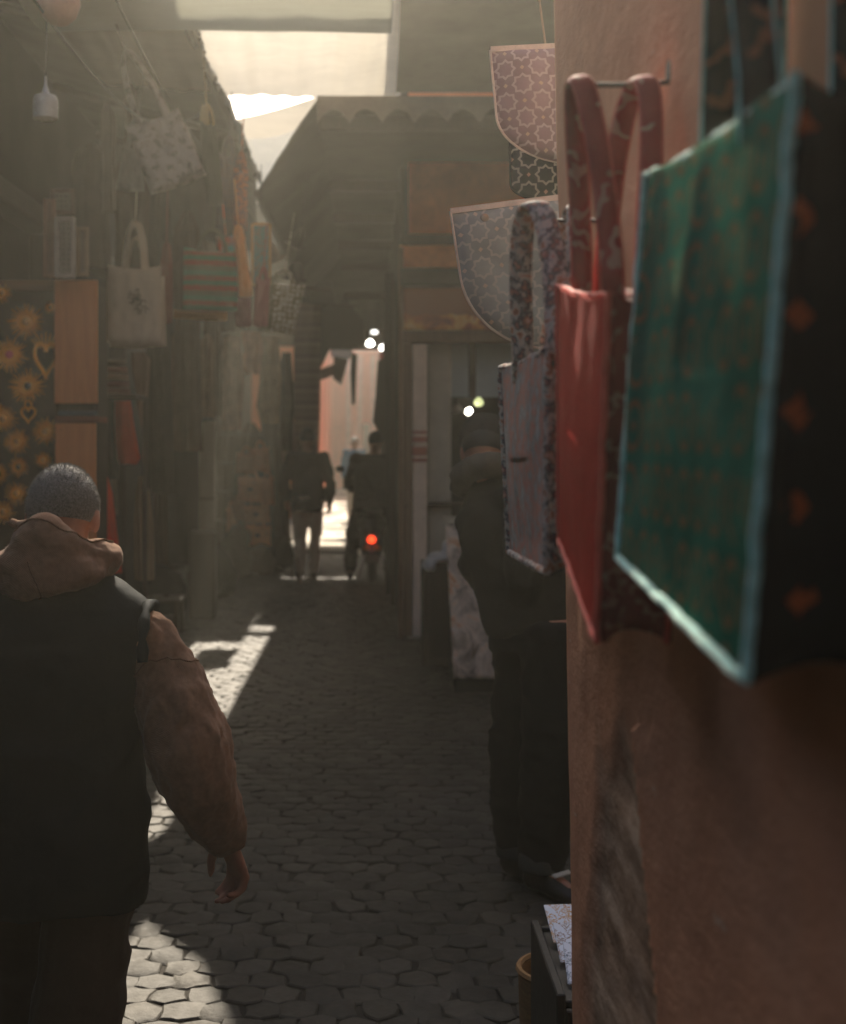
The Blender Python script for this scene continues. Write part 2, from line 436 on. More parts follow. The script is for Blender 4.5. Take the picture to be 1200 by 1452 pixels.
def plaster_corner():
    X0 = lambda z: .3825 - .017 * (z - .51)
    path = []                                                   # plan of the building: (x offset from the face, y)
    for k in range(7): path.append((2.4 - 2.34 * k / 6, 2.55))
    for k in range(1, 6): a = k / 6 * math.pi / 2; path.append((.05 - .05 * math.sin(a), 2.55 - .05 + .05 * math.cos(a)))
    y = 2.5
    while y > .7: path.append((0, y)); y -= .0125
    while y > -12: path.append((0, y)); y -= .35
    path += [(0, -12), (2.4, -12)]
    zs = [-.05 + .0125 * k for k in range(int(1.5 / .0125))] + [1.45 + .06 * k for k in range(30)] + [3.4, 4, 4.6, 5.6]
    nP = len(path); vs_, fs, peel = [], [], []
    for z in zs:
        for (ox, y) in path:
            x = X0(z) + ox; pe = 0.0
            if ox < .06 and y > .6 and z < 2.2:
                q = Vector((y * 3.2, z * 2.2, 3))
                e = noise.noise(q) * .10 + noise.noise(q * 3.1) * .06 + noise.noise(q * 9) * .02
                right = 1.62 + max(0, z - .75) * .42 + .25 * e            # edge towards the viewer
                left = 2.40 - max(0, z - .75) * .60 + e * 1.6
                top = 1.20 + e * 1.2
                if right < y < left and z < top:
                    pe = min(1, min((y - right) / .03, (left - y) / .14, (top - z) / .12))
                chip = noise.noise(Vector((y * 7, z * 5, 8)))
                if chip > .52 and z < 1.1 and y > 1.9: pe = max(pe, min(1, (chip - .52) * 12))
                x += pe * (.008 + .006 * noise.noise(Vector((y * 1.6, z * 8, 1))) + .003 * noise.noise(Vector((y * 5, z * 24, 1))))
                x += .006 * noise.noise(Vector((y * 2.2, z * 1.6, 7))) + .0025 * noise.noise(Vector((y * 9, z * 7, 2)))
                if y < right: x -= .012 * math.exp(-(right - y) / .12) * (1 if z < top else .0)   # newer coat stands proud of the old one
            vs_.append((x, y, z)); peel.append(pe)
    for j in range(len(zs) - 1):
        for i in range(nP):
            i2 = (i + 1) % nP
            fs.append((j * nP + i, (j + 1) * nP + i, (j + 1) * nP + i2, j * nP + i2))
    fs.append(tuple((len(zs) - 1) * nP + i for i in range(nP)))
    me = bpy.data.meshes.new('plaster_wall'); me.from_pydata(vs_, [], fs); me.update()
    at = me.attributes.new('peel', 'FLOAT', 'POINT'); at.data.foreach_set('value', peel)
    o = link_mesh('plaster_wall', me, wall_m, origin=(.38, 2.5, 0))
    build('unseen_bounce_board', MB().box((1.7, 2.568, 2.7), (2.3, .03, 5.4), bev=.004), M('grey_bounce_board', (.22, .23, .23), .9, .2, 3), o)  # unseen grey board added to cut orange bounce onto the round bags
    tag(o, 'worn salmon pink plaster wall, peeling near its bottom corner, hung with woven totes', 'wall')
plaster_corner()

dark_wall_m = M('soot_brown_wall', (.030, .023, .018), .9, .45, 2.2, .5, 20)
dark_wood_m = wood('old_dark_wood', (.022, .015, .010), (.055, .034, .022), 2)
# row of old shops on the left: a long dark wall with timber posts, and what stands above it
def shop_row():
    root = thing('shop_building', 'dark old building along the left side of the alley behind the hanging goods', 'building', (-2.5, 8, 0))
    mb = MB().box((-3.2, 17.6, 2.75), (1.6, 26.0, 5.6), bev=.02).box((-3.2, -3.7, 1.85), (1.6, 16.6, 3.8), bev=.02)
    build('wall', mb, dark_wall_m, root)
    for y in (3.2, 6.2, 9.6, 12.6, 15.9, 19.2, 23):
        build('post', MB().box((-2.33, y, 1.55), (.14, .16, 3.1), bev=.012), dark_wood_m, root)
    build('beam', MB().box((-2.31, 13, 3.16), (.2, 24, .14), bev=.012), dark_wood_m, root)
    for y0, y1 in ((3.4, 6.0), (9.8, 12.4), (12.8, 15.7), (16.1, 19.0)):
        build('shutter', MB().box((-2.375, (y0 + y1) / 2, 1.3), (.03, y1 - y0 - .1, 2.6), bev=.006), wood('shutter_wood%d' % int(y0), (.018, .015, .012), (.034, .026, .020), 2), root)
shop_row()
# right side beyond the sweet shop
bd = thing('shop_building', 'dark narrow building wall on the right, running back from the shop with the doorway', 'building', (2, 19.5, 0))
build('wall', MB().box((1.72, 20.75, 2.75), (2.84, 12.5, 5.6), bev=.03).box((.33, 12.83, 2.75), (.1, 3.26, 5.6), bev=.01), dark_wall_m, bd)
for y in (13.2, 16.4, 19.6, 23.0): build('post', MB().box((.27, y, 1.6), (.07, .14, 3.2), bev=.01), dark_wood_m, bd)
# hidden side of the small square behind the plaster corner
tag(build('wall', MB().box((2.75, 6.85, 2.75), (.3, 8.2, 5.6), bev=.02), M('pink_render', (.34, .19, .135), .9, .25, 1.5, .4, 20)), 'plain pink rendered wall closing the side of the small yard', 'wall')
# unseen wall added behind the viewer to shut out frontal sky light
tag(build('wall', MB().box((-1.0, -12.2, 2.75), (4.4, .3, 5.6), bev=.02), M('pink_render', (.3, .17, .12))), 'unseen dusty pink wall added across the lane behind to shut out sky light', 'wall')

# far end in the sun
pinkA = M('sun_pink_wall', (.90, .34, .21), .9, .18, .5, .35, 9); orangeA = M('sun_orange_wall', (.80, .31, .13), .9, .2, .6, .35, 9)
e1 = thing('pink_building', 'sunny orange pink building with pilasters on the left at the end of the alley', 'building', (-1.9, 36, 0))
build('wall', MB().box((-2.15, 38.5, 2.2), (2.0, 21, 4.8), bev=.03), orangeA, e1)
for y in (29, 32, 35.2, 38.4, 42): build('pilaster', MB().box((-1.12, y, 2.3), (.10, .55, 4.7), bev=.03), pinkA, e1)
for y in (30.5, 36.8): build('door', MB().box((-1.145, y, 1.15), (.03, .95, 2.3), bev=.02), M('faded_door', (.32, .16, .09)), e1)
e2 = thing('pink_building', 'pale pink building front closing the end of the alley in full daylight', 'building', (.6, 46, 0))
build('wall', MB().box((.7, 46.5, 3.5), (5.2, 1.6, 7.2), bev=.03), pinkA, e2)
for x in (-.62, -.22, .22, .62): build('pilaster', MB().box((x, 45.66, 3.2), (.16, .10, 6.4), bev=.02), M('pale_pilaster', (.80, .45, .35)), e2)
build('door', MB().box((0.0, 45.68, 1.1), (.24, .04, 2.2), bev=.02), M('grey_door', (.22, .2, .19)), e2)
build('cornice', MB().box((.7, 45.62, 4.6), (5.2, .16, .14), bev=.02), pinkA, e2)
e3 = thing('pink_building', 'shaded mauve building on the right beyond the covered stretch', 'building', (1.6, 36, 0))
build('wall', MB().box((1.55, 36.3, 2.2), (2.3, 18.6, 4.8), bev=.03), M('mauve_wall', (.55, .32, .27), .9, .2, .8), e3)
for y in (30, 34): build('door', MB().box((.39, y, 1.1), (.03, .95, 2.2), bev=.02), M('faded_door', (.2, .12, .08)), e3)

# ------------------------------------------------------------------ overhead cloths and roofs
dark_canvas = canvas('dark_canvas', (.06, .055, .047), .03)
roof_m = M('dark_tarpaulin', (.065, .058, .048), .9, .4, 2, .5, 20)
white_canvas = canvas('white_canvas', (.70, .64, .54), .42)
burlap = canvas('burlap', (.30, .30, .24), .34)
cream_canvas = canvas('cream_canvas', (.66, .60, .50), .42)

# great dark roof over the inner alley
roof = thing('canvas_roof', 'big dark canvas roof with a scalloped front edge over the inner alley', 'roof', (.9, 16, 4.1))
RID = -.3275                                                  # line where the flat roof breaks into its left slope
def rz(y): return 3.89 + (y - 8.89) * .012 if y < 17.2 else 3.99 - (y - 17.2) * .077
def eave_x(y): return -.816 + .006 * (y - 10)
def roof_piece(y0, y1, xl, xr, nx=10, ny=12, z=rz):
    return MB().sheet(lambda u, v: (lambda y, x: (x, y, z(y) + noisez(x, y, .025, .9)))(y0 + (y1 - y0) * v, xl * (1 - u) + xr * u), nx, ny, .012)
def slope(u, v):
    yf = 10.0 - 1.11 * u; y = yf + (17.19 - yf) * v; e = eave_x(y) + .02 * noise.noise(Vector((y * 6, 1, 1)))
    x = e * (1 - u) + RID * u; z = 3.49 * (1 - u) + rz(y) * u
    return (x, y, z + noisez(RID, y, .025, .9) * u + .012 * math.sin(math.pi * u) * math.sin(y * 5))
build('sheet', roof_piece(8.89, 17.19, RID, 2.9), roof_m, roof)
build('slope', MB().sheet(slope, 8, 40, .012), roof_m, roof)
build('sheet', roof_piece(17.2, 20.35, -1.0, 2.9), roof_m, roof)
build('sheet', roof_piece(20.36, 20.95, -.02, 2.9, 4, 3), roof_m, roof)
build('sheet', roof_piece(20.96, 25.4, -1.0, 2.9), roof_m, roof)
for y in (9.2, 11.6, 13.4, 15.4, 17.4, 19.4, 21.8, 24):
    build('rafter', MB().box(((RID + 2.9) / 2, y, rz(y) - .10), (2.9 - RID, .07, .10), bev=.01), dark_wood_m, roof)
build('eave_pole', MB().tube([(eave_x(10.0), 10.02, 3.47), (eave_x(17.2), 17.2, 3.47)], .03, 8), dark_wood_m, roof)
build('flap', MB().sheet(lambda u, v: (-1.3 + 1.7 * u, 20.32 + .02 * math.sin(u * 40), rz(20.32) + .012 - .46 * v), 30, 4, .01), roof_m, roof)
lroof = thing('canvas_roof', 'dark canvas roof over the deep left stalls, beyond the pale hanging canvas', 'roof', (-1.6, 21, 4.2))
lz = lambda y: 4.66 - (y - 17.2) * .15
build('sheet', roof_piece(17.25, 25.4, -2.45, -1.005, 8, 14, lz), roof_m, lroof)
build('flap', MB().sheet(lambda u, v: (-2.4 + 1.4 * u, 17.22 + .02 * math.sin(u * 30), lz(17.22) + .012 - (.55 + .1 * noise.noise(Vector((u * 9, 1, 1)))) * v), 24, 6, .01), roof_m, lroof)
def scallop():
    x0, x1 = -.3275, 2.0; per = .215; n = int((x1 - x0) / per * 12)
    pts = []
    for i in range(n + 1):
        x = x0 + (x1 - x0) * i / n; t = ((x - x0) / per) % 1
        pts.append((x, .07 + .10 * (1 - (1 - abs(2 * t - 1) ** 1.7) ** .8)))
    vs_, fs = [], []
    for (x, d) in pts:
        for (z, y) in ((3.905, 8.875), (3.885 - d, 8.86), (3.885 - d, 8.875), (3.905, 8.89)): vs_.append((x, y, z))
    for i in range(n):
        for k in range(4):
            k2 = (k + 1) % 4; fs.append((i * 4 + k, i * 4 + k2, i * 4 + 4 + k2, i * 4 + 4 + k))
    return MB().add(vs_, fs)
build('valance', scallop(), M('valance_cloth', (.13, .10, .085), .95, .3, 5), roof)

def shade(name, label, fn, nu, nv, m, th=None):
    return tag(build(name, MB().sheet(fn, nu, nv, th), m, smooth='all'), label, 'shade cloth', 'shade cloths stretched over the alley')
# burlap strip, the white cloth behind it, two cream strips further on
shade('shade_cloth', 'grey green burlap strip stretched across the top of the lane, nearest of the cloths',
      lambda u, v: (-1.7 + 1.83 * u, 6.4 + .74 * v, 3.8 + noisez(u * 3, v, .02) - .05 * math.sin(v * math.pi) * (1 - .4 * math.sin(u * 3.1))), 24, 8, burlap)
shade('shade_cloth', 'bright white canvas cloth with a straight right end, glowing with sun from behind',
      lambda u, v: (lambda x, y: (x, y, 4.0 - .0 * v ** 2 - (.0 * u * v) - .07 * math.sin(v * math.pi) - .03 * math.sin(u * math.pi) + .010 * math.sin(x * 17 + 1.2 * math.sin(y * 3)) * (1 - .6 * v) + .006 * math.sin(x * 41 + y * 2) + noisez(x * 2, y * 1.2, .02)))(-1.75 + (1.93 + .02 * v) * u, 7.10 + (1.82 + .38 * u) * v), 120, 24, white_canvas)
shade('shade_cloth', 'narrow slack cream strip slung just under the patch of open sky',
      lambda u, v: (lambda a, b: a.lerp(b, v))(P(318, 172, 10.9).lerp(P(470, 130, 9.3), u) + Vector((0, 0, -.02 * math.sin(u * math.pi))), P(322, 194, 11.5).lerp(P(470, 156, 10.5), u) + Vector((0, 0, -.10 * math.sin(u * math.pi)))), 24, 6, cream_canvas)
shade('shade_cloth', 'large pale canvas hanging beyond the slack strip, beside the sloping dark roof edge',
      lambda u, v: (lambda a, b: a.lerp(b, v) + Vector((0, .25 * math.sin(v * math.pi), noisez(u * 3, v * 3, .06))))(P(296, 188, 19.6).lerp(P(480, 150, 20.4), u), P(316, 296, 17.6).lerp(P(440, 290, 17.6), u)), 24, 16, cream_canvas)
shade('shade_cloth', 'grey burlap piece added to cut sky light over the left stalls, mostly hidden',
      lambda u, v: (-2.45 + (.98 + .05 * math.sin(v * 9)) * u, 12.0 + 5.1 * v, 4.62 + noisez(u * 3, v * 3, .04) - .06 * math.sin(v * math.pi)), 14, 20, burlap)  # added above the stalls to cut sky light from the open gap
# dark roof over the small yard on the right, and an unseen canopy added behind the viewer to hold back sky fill
tag(build('plank_roof', MB().sheet(lambda u, v: (.12 + 2.6 * u, 6.6 + 3.85 * v, 4.36 + noisez(u * 4, v * 4, .03)), 10, 14, .02), M('grey_planks', (.10, .095, .085), .9, .35, 3)), 'dark grey plank roof high over the yard on the right, left of the hanging round bags', 'roof')
tag(build('canvas_roof', MB().sheet(lambda u, v: (-2.5 + 2.9 * u, -1.6 + 2.2 * v, 4.35 + noisez(u * 4, v * 9, .05)), 10, 12, .02).sheet(lambda u, v: (-2.5 + 2.9 * u, -12 + 6 * v, 4.35 + noisez(u * 4, v * 9, .05)), 10, 12, .02), roof_m), 'unseen dark canvas roof added over the lane behind to hold back sky fill', 'roof')
# left awning: eave parallel with the alley, ragged edge
aw = thing('awning', 'dark ragged awning sloping over the left stalls, hung with bags', 'awning', (-1.7, 7, 3.9))
def eave(u): return .03 * noise.noise(Vector((u * 40, 0, 1))) + .02 * noise.noise(Vector((u * 130, 0, 1)))
build('sheet', MB().sheet(lambda u, v: (-.955 + eave(u) - (1.55 - 0) * v, 4.7 + 7.2 * u, 3.99 + .42 * v + noisez(u * 12, v * 2, .035)), 160, 8, .012), roof_m, aw)
build('end_flap', MB().sheet(lambda u, v: (-2.38 + 1.40 * u, 11.92 + .02 * math.sin(u * 40), 4.38 - .36 * u - (.72 + .08 * noise.noise(Vector((u * 9, 1, 1)))) * v), 24, 6, .008), roof_m, aw)
build('fringe', MB().sheet(lambda u, v: (-.955 + eave(u) + .006 * math.sin(u * 300), 4.7 + 7.2 * u, 3.975 - (.07 + .06 * noise.noise(Vector((u * 90, 2, 2)))) * v), 260, 2, .004), M('awning_fringe', (.05, .045, .04), .95), aw)
for y in (4.9, 6.2, 8.2, 10.2, 11.8):
    build('rafter', MB().tube([(-.98, y, 3.92), (-2.38, y, 4.32)], .03, 8), dark_wood_m, aw)
build('pole', MB().tube([(-1.0, 4.7, 3.93), (-1.0, 11.9, 3.93)], .025, 8), dark_wood_m, aw)

# ------------------------------------------------------------------ shop with the doorway
def shop():
    s = thing('sweet_shop', 'small shop front with dark wood door frame, painted orange sign and white inner post', 'shop', (1.3, 11.1, 0))
    brown = wood('frame_brown', (.085, .042, .026), (.17, .09, .055), 2); rust = M('rust_orange_paint', (.82, .205, .07), .7, .3, 2.2, .3, 30)
    D = 11.0
    def bx(n, x0, y0, x1, y1, dep, m, d0=D, bev=.008, par=s):
        a, b = P(x0, y0, d0), P(x1, y1, d0)
        return build(n, MB().box(((a.x + b.x) / 2, d0 + dep / 2, (a.z + b.z) / 2), (abs(b.x - a.x), dep, abs(a.z - b.z)), bev=bev), m, par)
    bx('upper_wall', 580, 120, 900, 331, .14, rust, D + .06)
    bx('trim', 568, 331.5, 900, 347, .18, dark_wood_m, D + .03)
    bx('beam', 567, 347.5, 900, 379, .16, M('orange_beam', (.78, .29, .11), .75, .3, 3), D + .02)
    bx('awning_box', 568, 379.5, 900, 404, .22, M('slate_box', (.05, .055, .052), .7), D - .05)
    bx('trim', 572, 404.5, 900, 407.5, .2, M('pale_trim', (.25, .22, .2)), D - .02, .002)
    # painted sign: blotches of orange, cream and rust like a faded picture of food
    g = NG('painted_sign'); v = g.coords(); n = g.noise(v, 5.5, 4, .5, .6); n2 = g.noise(v, 2.1, 3, .5, .4)
    c = g.ramp(n, [(.38, (.26, .08, .04)), (.48, (.5, .17, .06)), (.54, (.7, .34, .09)), (.62, (.75, .50, .22)), (.7, (.5, .14, .08))])
    x = g.xyz(v); low = g.math('LESS_THAN', g.math('ADD', x[2], g.math('MULTIPLY', n2, .5)), 2.56 + .32)
    c = g.mix(g.math('MULTIPLY', low, .95), (.36, .15, .075), c)
    sg = bx('sign', 573, 408, 900, 467.5, .05, g.out(c, .55, None), D)
    bx('door_lintel', 572, 468, 900, 486, .16, brown, D + .01)
    bx('door_post', 573, 486.3, 585, 903, .16, brown, D + .01)
    bx('pillar', 565.5, 350, 572.5, 906, .2, M('brown_edge', (.17, .09, .06), .8, .3, 3), D + .0)
    wp = bx('post', 585.4, 488, 606, 901, .14, M('white_post', (.80, .66, .56), .7, .15, 3, .2), D + .03)
    for yy0, yy1 in ((611, 615), (619, 627), (633, 646), (650, 655)):
        bx('stripe', 585.6, yy0, 605.8, yy1, .01, M('red_stripe', (.36, .10, .075), .7), D + .0225, .001, wp)
    bx('plinth', 579, 901.5, 610, 908, .2, M('plinth_stone', (.3, .27, .24)), D)
    # inside
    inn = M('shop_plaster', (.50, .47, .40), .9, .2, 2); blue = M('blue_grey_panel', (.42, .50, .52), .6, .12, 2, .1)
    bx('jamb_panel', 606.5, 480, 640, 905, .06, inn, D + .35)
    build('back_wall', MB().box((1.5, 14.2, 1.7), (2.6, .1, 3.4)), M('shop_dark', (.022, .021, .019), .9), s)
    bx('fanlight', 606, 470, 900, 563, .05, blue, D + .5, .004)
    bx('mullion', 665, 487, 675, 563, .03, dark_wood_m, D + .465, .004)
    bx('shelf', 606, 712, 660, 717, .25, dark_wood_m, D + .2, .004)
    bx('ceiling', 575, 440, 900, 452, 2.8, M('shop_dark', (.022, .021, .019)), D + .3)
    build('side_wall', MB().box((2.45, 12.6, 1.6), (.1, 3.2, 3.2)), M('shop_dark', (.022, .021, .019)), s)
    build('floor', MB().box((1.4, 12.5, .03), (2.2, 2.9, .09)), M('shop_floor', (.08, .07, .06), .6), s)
shop()

# ------------------------------------------------------------------ totes on the plaster wall, close to the viewer
def brocade(name, base, motif, sheen_col, per=(.048, .060), amount=.42):
    g = NG(name); v = g.coords(); x = g.xyz(v); nz = g.noise(v, 30, 4)
    a = g.math('SUBTRACT', g.math('FRACT', g.math('ADD', g.math('DIVIDE', x[1], per[0]), 40)), .5)
    zz = g.math('DIVIDE', x[2], per[1])
    b = g.math('SUBTRACT', g.math('FRACT', g.math('ADD', zz, 40)), .5)
    r = g.math('SQRT', g.math('ADD', g.math('MULTIPLY', a, a), g.math('MULTIPLY', b, b)))
    r = g.math('ADD', r, g.math('MULTIPLY', g.math('SUBTRACT', nz, .5), .12))
    ring = g.math('LESS_THAN', g.math('ABSOLUTE', g.math('SUBTRACT', r, .36)), .06)
    dot = g.math('LESS_THAN', r, .09)
    patch = g.math('GREATER_THAN', g.noise(v, 19, 3), .40)
    mk = g.math('MULTIPLY', g.math('MULTIPLY', g.math('MAXIMUM', ring, dot), patch), amount)
    n1 = g.noise(v, 12, 5)
    c = g.ramp(n1, [(.3, tuple(k * .6 for k in base)), (.7, tuple(k * 1.3 for k in base))])
    c = g.mix(mk, c, motif)
    w = g.noise(g.coords((60, 60, 400)), 6, 2)
    g.out(c, .8, g.bump(w, .5, .002, g.bump(mk, .5, .002, g.bump(g.noise(v, 90, 5, .7), .9, .005))), None, .0, .0)
    g.b.inputs['Sheen Tint'].default_value = (*sheen_col, 1); g.b.inputs['Sheen Roughness'].default_value = .35
    return g.m
def squiggle(name, base, mark, scale=22, width=.035, amount=.8):
    g = NG(name); v = g.coords(); n = g.noise(v, scale, 2, .5); n2 = g.noise(v, scale * .8, 2)
    ln = g.math('MULTIPLY', g.math('LESS_THAN', g.math('ABSOLUTE', g.math('SUBTRACT', n, .5)), width), g.math('GREATER_THAN', n2, .47))
    n1 = g.noise(v, 15, 4)
    c = g.ramp(n1, [(.3, tuple(k * .6 for k in base)), (.7, tuple(k * 1.25 for k in base))])
    c = g.mix(g.math('MULTIPLY', ln, amount), c, mark)
    return g.out(c, .75, g.bump(g.noise(g.coords((60, 60, 300)), 6, 2), .3, .0015, g.bump(g.noise(v, 25, 4), .4, .005)), None, .08, .03)
def tapestry(name, cols, stretch=(1, 1, .25), scale=60):
    g = NG(name); v = g.coords(stretch); n = g.noise(v, scale, 4, .6); n2 = g.noise(g.coords(), 9, 3)
    st = [(.30 + .40 * k / (len(cols) - 1), c) for k, c in enumerate(cols)]
    c = g.ramp(g.math('ADD', g.math('MULTIPLY', n, .8), g.math('MULTIPLY', n2, .2)), st)
    return g.out(c, .85, g.bump(g.noise(v, 160, 3, .6), .6, .003), None, .1, .05)
def spots(name, base, spot, per):
    g = NG(name); v = g.coords(); x = g.xyz(v)
    t = g.math('ABSOLUTE', g.math('SUBTRACT', g.math('FRACT', g.math('ADD', g.math('DIVIDE', x[2], per), 20)), .5))
    xx = g.math('ABSOLUTE', g.math('ADD', x[0], .018))
    r = g.math('ADD', g.math('MULTIPLY', t, per), g.math('ADD', xx, g.math('MULTIPLY', g.noise(v, 38, 3), .03)))
    mk = g.math('LESS_THAN', r, .027)
    c = g.mix(g.math('MULTIPLY', g.math('MULTIPLY', mk, g.math('GREATER_THAN', g.noise(v, 55, 3), .46)), .75), base, spot)
    return g.out(c, .85, g.bump(g.noise(v, 200, 3), .4, .002), None, .2, .1)

metal_m = M('dull_steel', (.30, .28, .25), .4, .2, 20, .2, 80, metal=.9)
def wall_tote(name, label, TF, TN, BF, BN, gt, gb, front_m, gus_m, pipe_m, handle_m, pr, legs, hh, seed, folds=(), hw=(.030, -.018), piping_gaps=False):
    TF, TN, BF, BN = map(Vector, (TF, TN, BF, BN))
    base = (BF + BN) / 2 + Vector((gb / 2, 0, 0))
    root = thing(name, label, 'tote bag', base, 'totes hung on the plaster wall')
    bl = lambda u, v: TF.lerp(TN, u).lerp(BF.lerp(BN, u), v)
    nz = lambda u, v, s, a: a * noise.noise(Vector((u * s + seed, v * s * .8, seed * 2.3)))
    def front(u, v):
        e = math.sin(math.pi * u) ** .5 * 1.0 if 0 < u < 1 else 0
        d = -.010 * math.sin(math.pi * u) * math.sin(math.pi * min(1, v + .1)) + nz(u, v, 2.0, .004) * e + nz(u * 2.0, v * .4, 3, .0016) * e + nz(u, v, 13, .0006)
        for (fu, fa, fw, v0, v1) in folds:
            if v0 < v < v1: d -= fa * math.exp(-((u - fu - nz(0, v, 3, .06)) / fw) ** 2) * math.sin(math.pi * (v - v0) / (v1 - v0)) ** .6
        return bl(u, v) + Vector((d, 0, .006 * math.sin(math.pi * u) * (-1 if v < .5 else 0) + nz(u, 0, 5, .004)))
    build('front_panel', MB().sheet(front, 60, 60, .003), front_m, root, 'all')
    g_at = lambda v: gt + (gb - gt) * v
    build('back_panel', MB().sheet(lambda u, v: bl(u, v) + Vector((g_at(v) + nz(u, v, 4, .004), 0, 0)), 16, 16, .003), gus_m, root, 'all')
    ctr = (TF + TN + BF + BN) / 4
    def path(t):
        if t < 1: return bl(1, t), t, 'n'
        if t < 2: return bl(2 - t, 1), 1, 'b'
        return bl(0, 3 - t), 3 - t, 'f'
    def gus(u, v):
        p, vv, k = path(v * 3)
        p = p + Vector((g_at(vv) * u, 0, 0)); dip = math.sin(math.pi * u) * .018
        tow = (ctr - p); tow.x = 0
        return p + tow.normalized() * dip + Vector((nz(u, v * 3, 4, .005), nz(v * 3, u, 5, .005), 0))
    build('gusset', MB().sheet(gus, 10, 72, .003), gus_m, root, 'all')
    def loop(off, rr, sd):
        pts = []; rad = []
        for k in range(181):
            p, vv, _ = path(min(2.9999, k / 60))
            fr = p + Vector((off * g_at(vv), 0, 0))
            w = .0022
            pts.append(fr + Vector((noise.noise(Vector((k * .21, sd, 0))) * w - .004, noise.noise(Vector((k * .17, sd, 5))) * w, noise.noise(Vector((k * .19, sd, 9))) * w)))
            rad.append(rr * (1 + .25 * noise.noise(Vector((k * .7, sd, 2)))))
        a, b = bl(0, 0), bl(1, 0); g0 = Vector((off * gt, 0, 0))
        for k in range(1, 40):
            pts.append(a.lerp(b, k / 40) + g0 + Vector((-.001, 0, noise.noise(Vector((k * .2, sd, 4))) * .003 - .006 * math.sin(math.pi * k / 40)))); rad.append(rr * (1 + .2 * noise.noise(Vector((k * .7, sd, 7)))))
        pts.append(pts[0]); rad.append(rad[0])
        return MB().tube(pts, rad, 8)
    build('piping', loop(0, pr, seed), pipe_m, root)
    build('piping', loop(1, pr * .9, seed + 5), pipe_m, root)
    for off, dz, dy in ((0.1, 0, 0), (.9, -.006, -.02)):
        a, b = bl(legs[0], 0), bl(legs[1], 0); pts = []
        g0 = Vector((off * gt, 0, 0)); hgt = hh + dz
        for k in range(41):
            t = k / 40; s_ = 2 * t - 1
            z = hgt * (1 - abs(s_) ** 1.9); y_sh = .22 * (b - a).y * (1 - abs(s_) ** 2) * s_ * -1
            base_p = a.lerp(b, .5 + .5 * math.copysign(abs(s_) ** .8, s_))
            pts.append(base_p + g0 + Vector((.012 * math.sin(t * 5 + seed + off * 3), dy * (1 - s_ * s_), z - .035 * (abs(s_) > .97))))
        wv = Vector((hw[0], hw[1], 0))
        h = build('handle', MB().tube(pts, (wv.length / 2, .0065), 14, True, wv), handle_m, root, 'all')
        for sg in (-.5, .5):
            build('piping', MB().tube([p + wv * sg + Vector((0, 0, .001 * noise.noise(Vector((i * .9, sg, seed))))) for i, p in enumerate(pts)], pr * .55, 6), pipe_m, h)
    return root
blk_iron = M('black_iron', (.03, .027, .025), .6)
def hook(y, z, lab):
    t = thing('wall_hook', lab, 'hook', (.36, y, z), 'hooks in the plaster wall')
    build('peg', MB().tube([(.375, y, z - .012), (.33, y, z - .018), (.268, y, z - .018)], .003, 8), blk_iron, t)
    build('plate', MB().lathe([(.0001, 0), (.017, 0), (.017, .004), (.0001, .005)], 16, (0, 0, 0), Matrix.Translation((.358, y, z)) @ Matrix.Rotation(R(-90), 4, 'Y')), blk_iron, t)

teal = M('teal_cord', (.34, .78, .60), .8, .5, 60, .5, 300, sheen=.6)
wall_tote('tote_bag', 'dark green brocade tote with teal piping and orange motifs, nearest on the wall',
          P(922, 250, 1.32), P(1136, 108, .87), P(882, 790, 1.32), P(1066, 966, .87), .072, .10,
          brocade('green_brocade', (.030, .135, .090), (.30, .11, .045), (.35, .9, .72)), spots('black_side', (.012, .013, .010), (.55, .13, .035), .062), teal,
          squiggle('green_strap', (.03, .035, .028), (.40, .16, .08), 26, .05), .0040, (.40, .76), .30, 1.0,
          folds=((.12, .010, .045, -.1, .95), (.50, .007, .030, .02, .55)), hw=(.025, -.016))
redpipe = M('red_cord', (.62, .10, .065), .7, .25, 60, .5, 300, sheen=.1)
wall_tote('tote_bag', 'brick red woven tote with bright red piping and tall squiggle patterned handles',
          P(795, 405, 1.74), P(869, 417, 1.40), P(797, 765, 1.74), P(851, 910, 1.40), .060, .075,
          cloth('red_weave', (.37, .017, .011), 1.0, .25, 9, .0, 500), squiggle('red_side', (.20, .035, .028), (.5, .35, .25), 30, .03, .4), redpipe,
          squiggle('red_strap', (.36, .055, .045), (.55, .36, .26), 20, .032, .7), .0036, (.22, .78), .245, 2.0, folds=((.5, .002, .12, .1, .95),), hw=(.022, -.012))
multi = tapestry('edge_braid', [(.03, .03, .03), (.35, .13, .07), (.55, .48, .42), (.05, .06, .07), (.45, .2, .15), (.6, .55, .5)], (1, 1, 1), 55)
wall_tote('tote_bag', 'grey and rust flecked tapestry tote with braided multicolour edges, farthest of the three wall totes',
          P(713, 521, 2.20), P(782, 492, 1.79), P(726, 783, 2.20), P(779, 812, 1.79), .055, .065,
          tapestry('grey_tapestry', [(.07, .085, .09), (.22, .23, .23), (.40, .11, .07), (.165, .165, .16), (.34, .31, .28), (.10, .09, .10)], (.8, .6, .4), 62), multi, multi,
          multi, .0055, (.42, .90), .215, 3.0, hw=(.026, -.016))
hook(1.12, 2.165, 'steel hook holding the green tote above the picture edge')
hook(1.57, 2.055, 'steel hook in the pink wall holding the red tote handles')
hook(1.93, 1.955, 'steel hook holding the grey flecked tote handles')

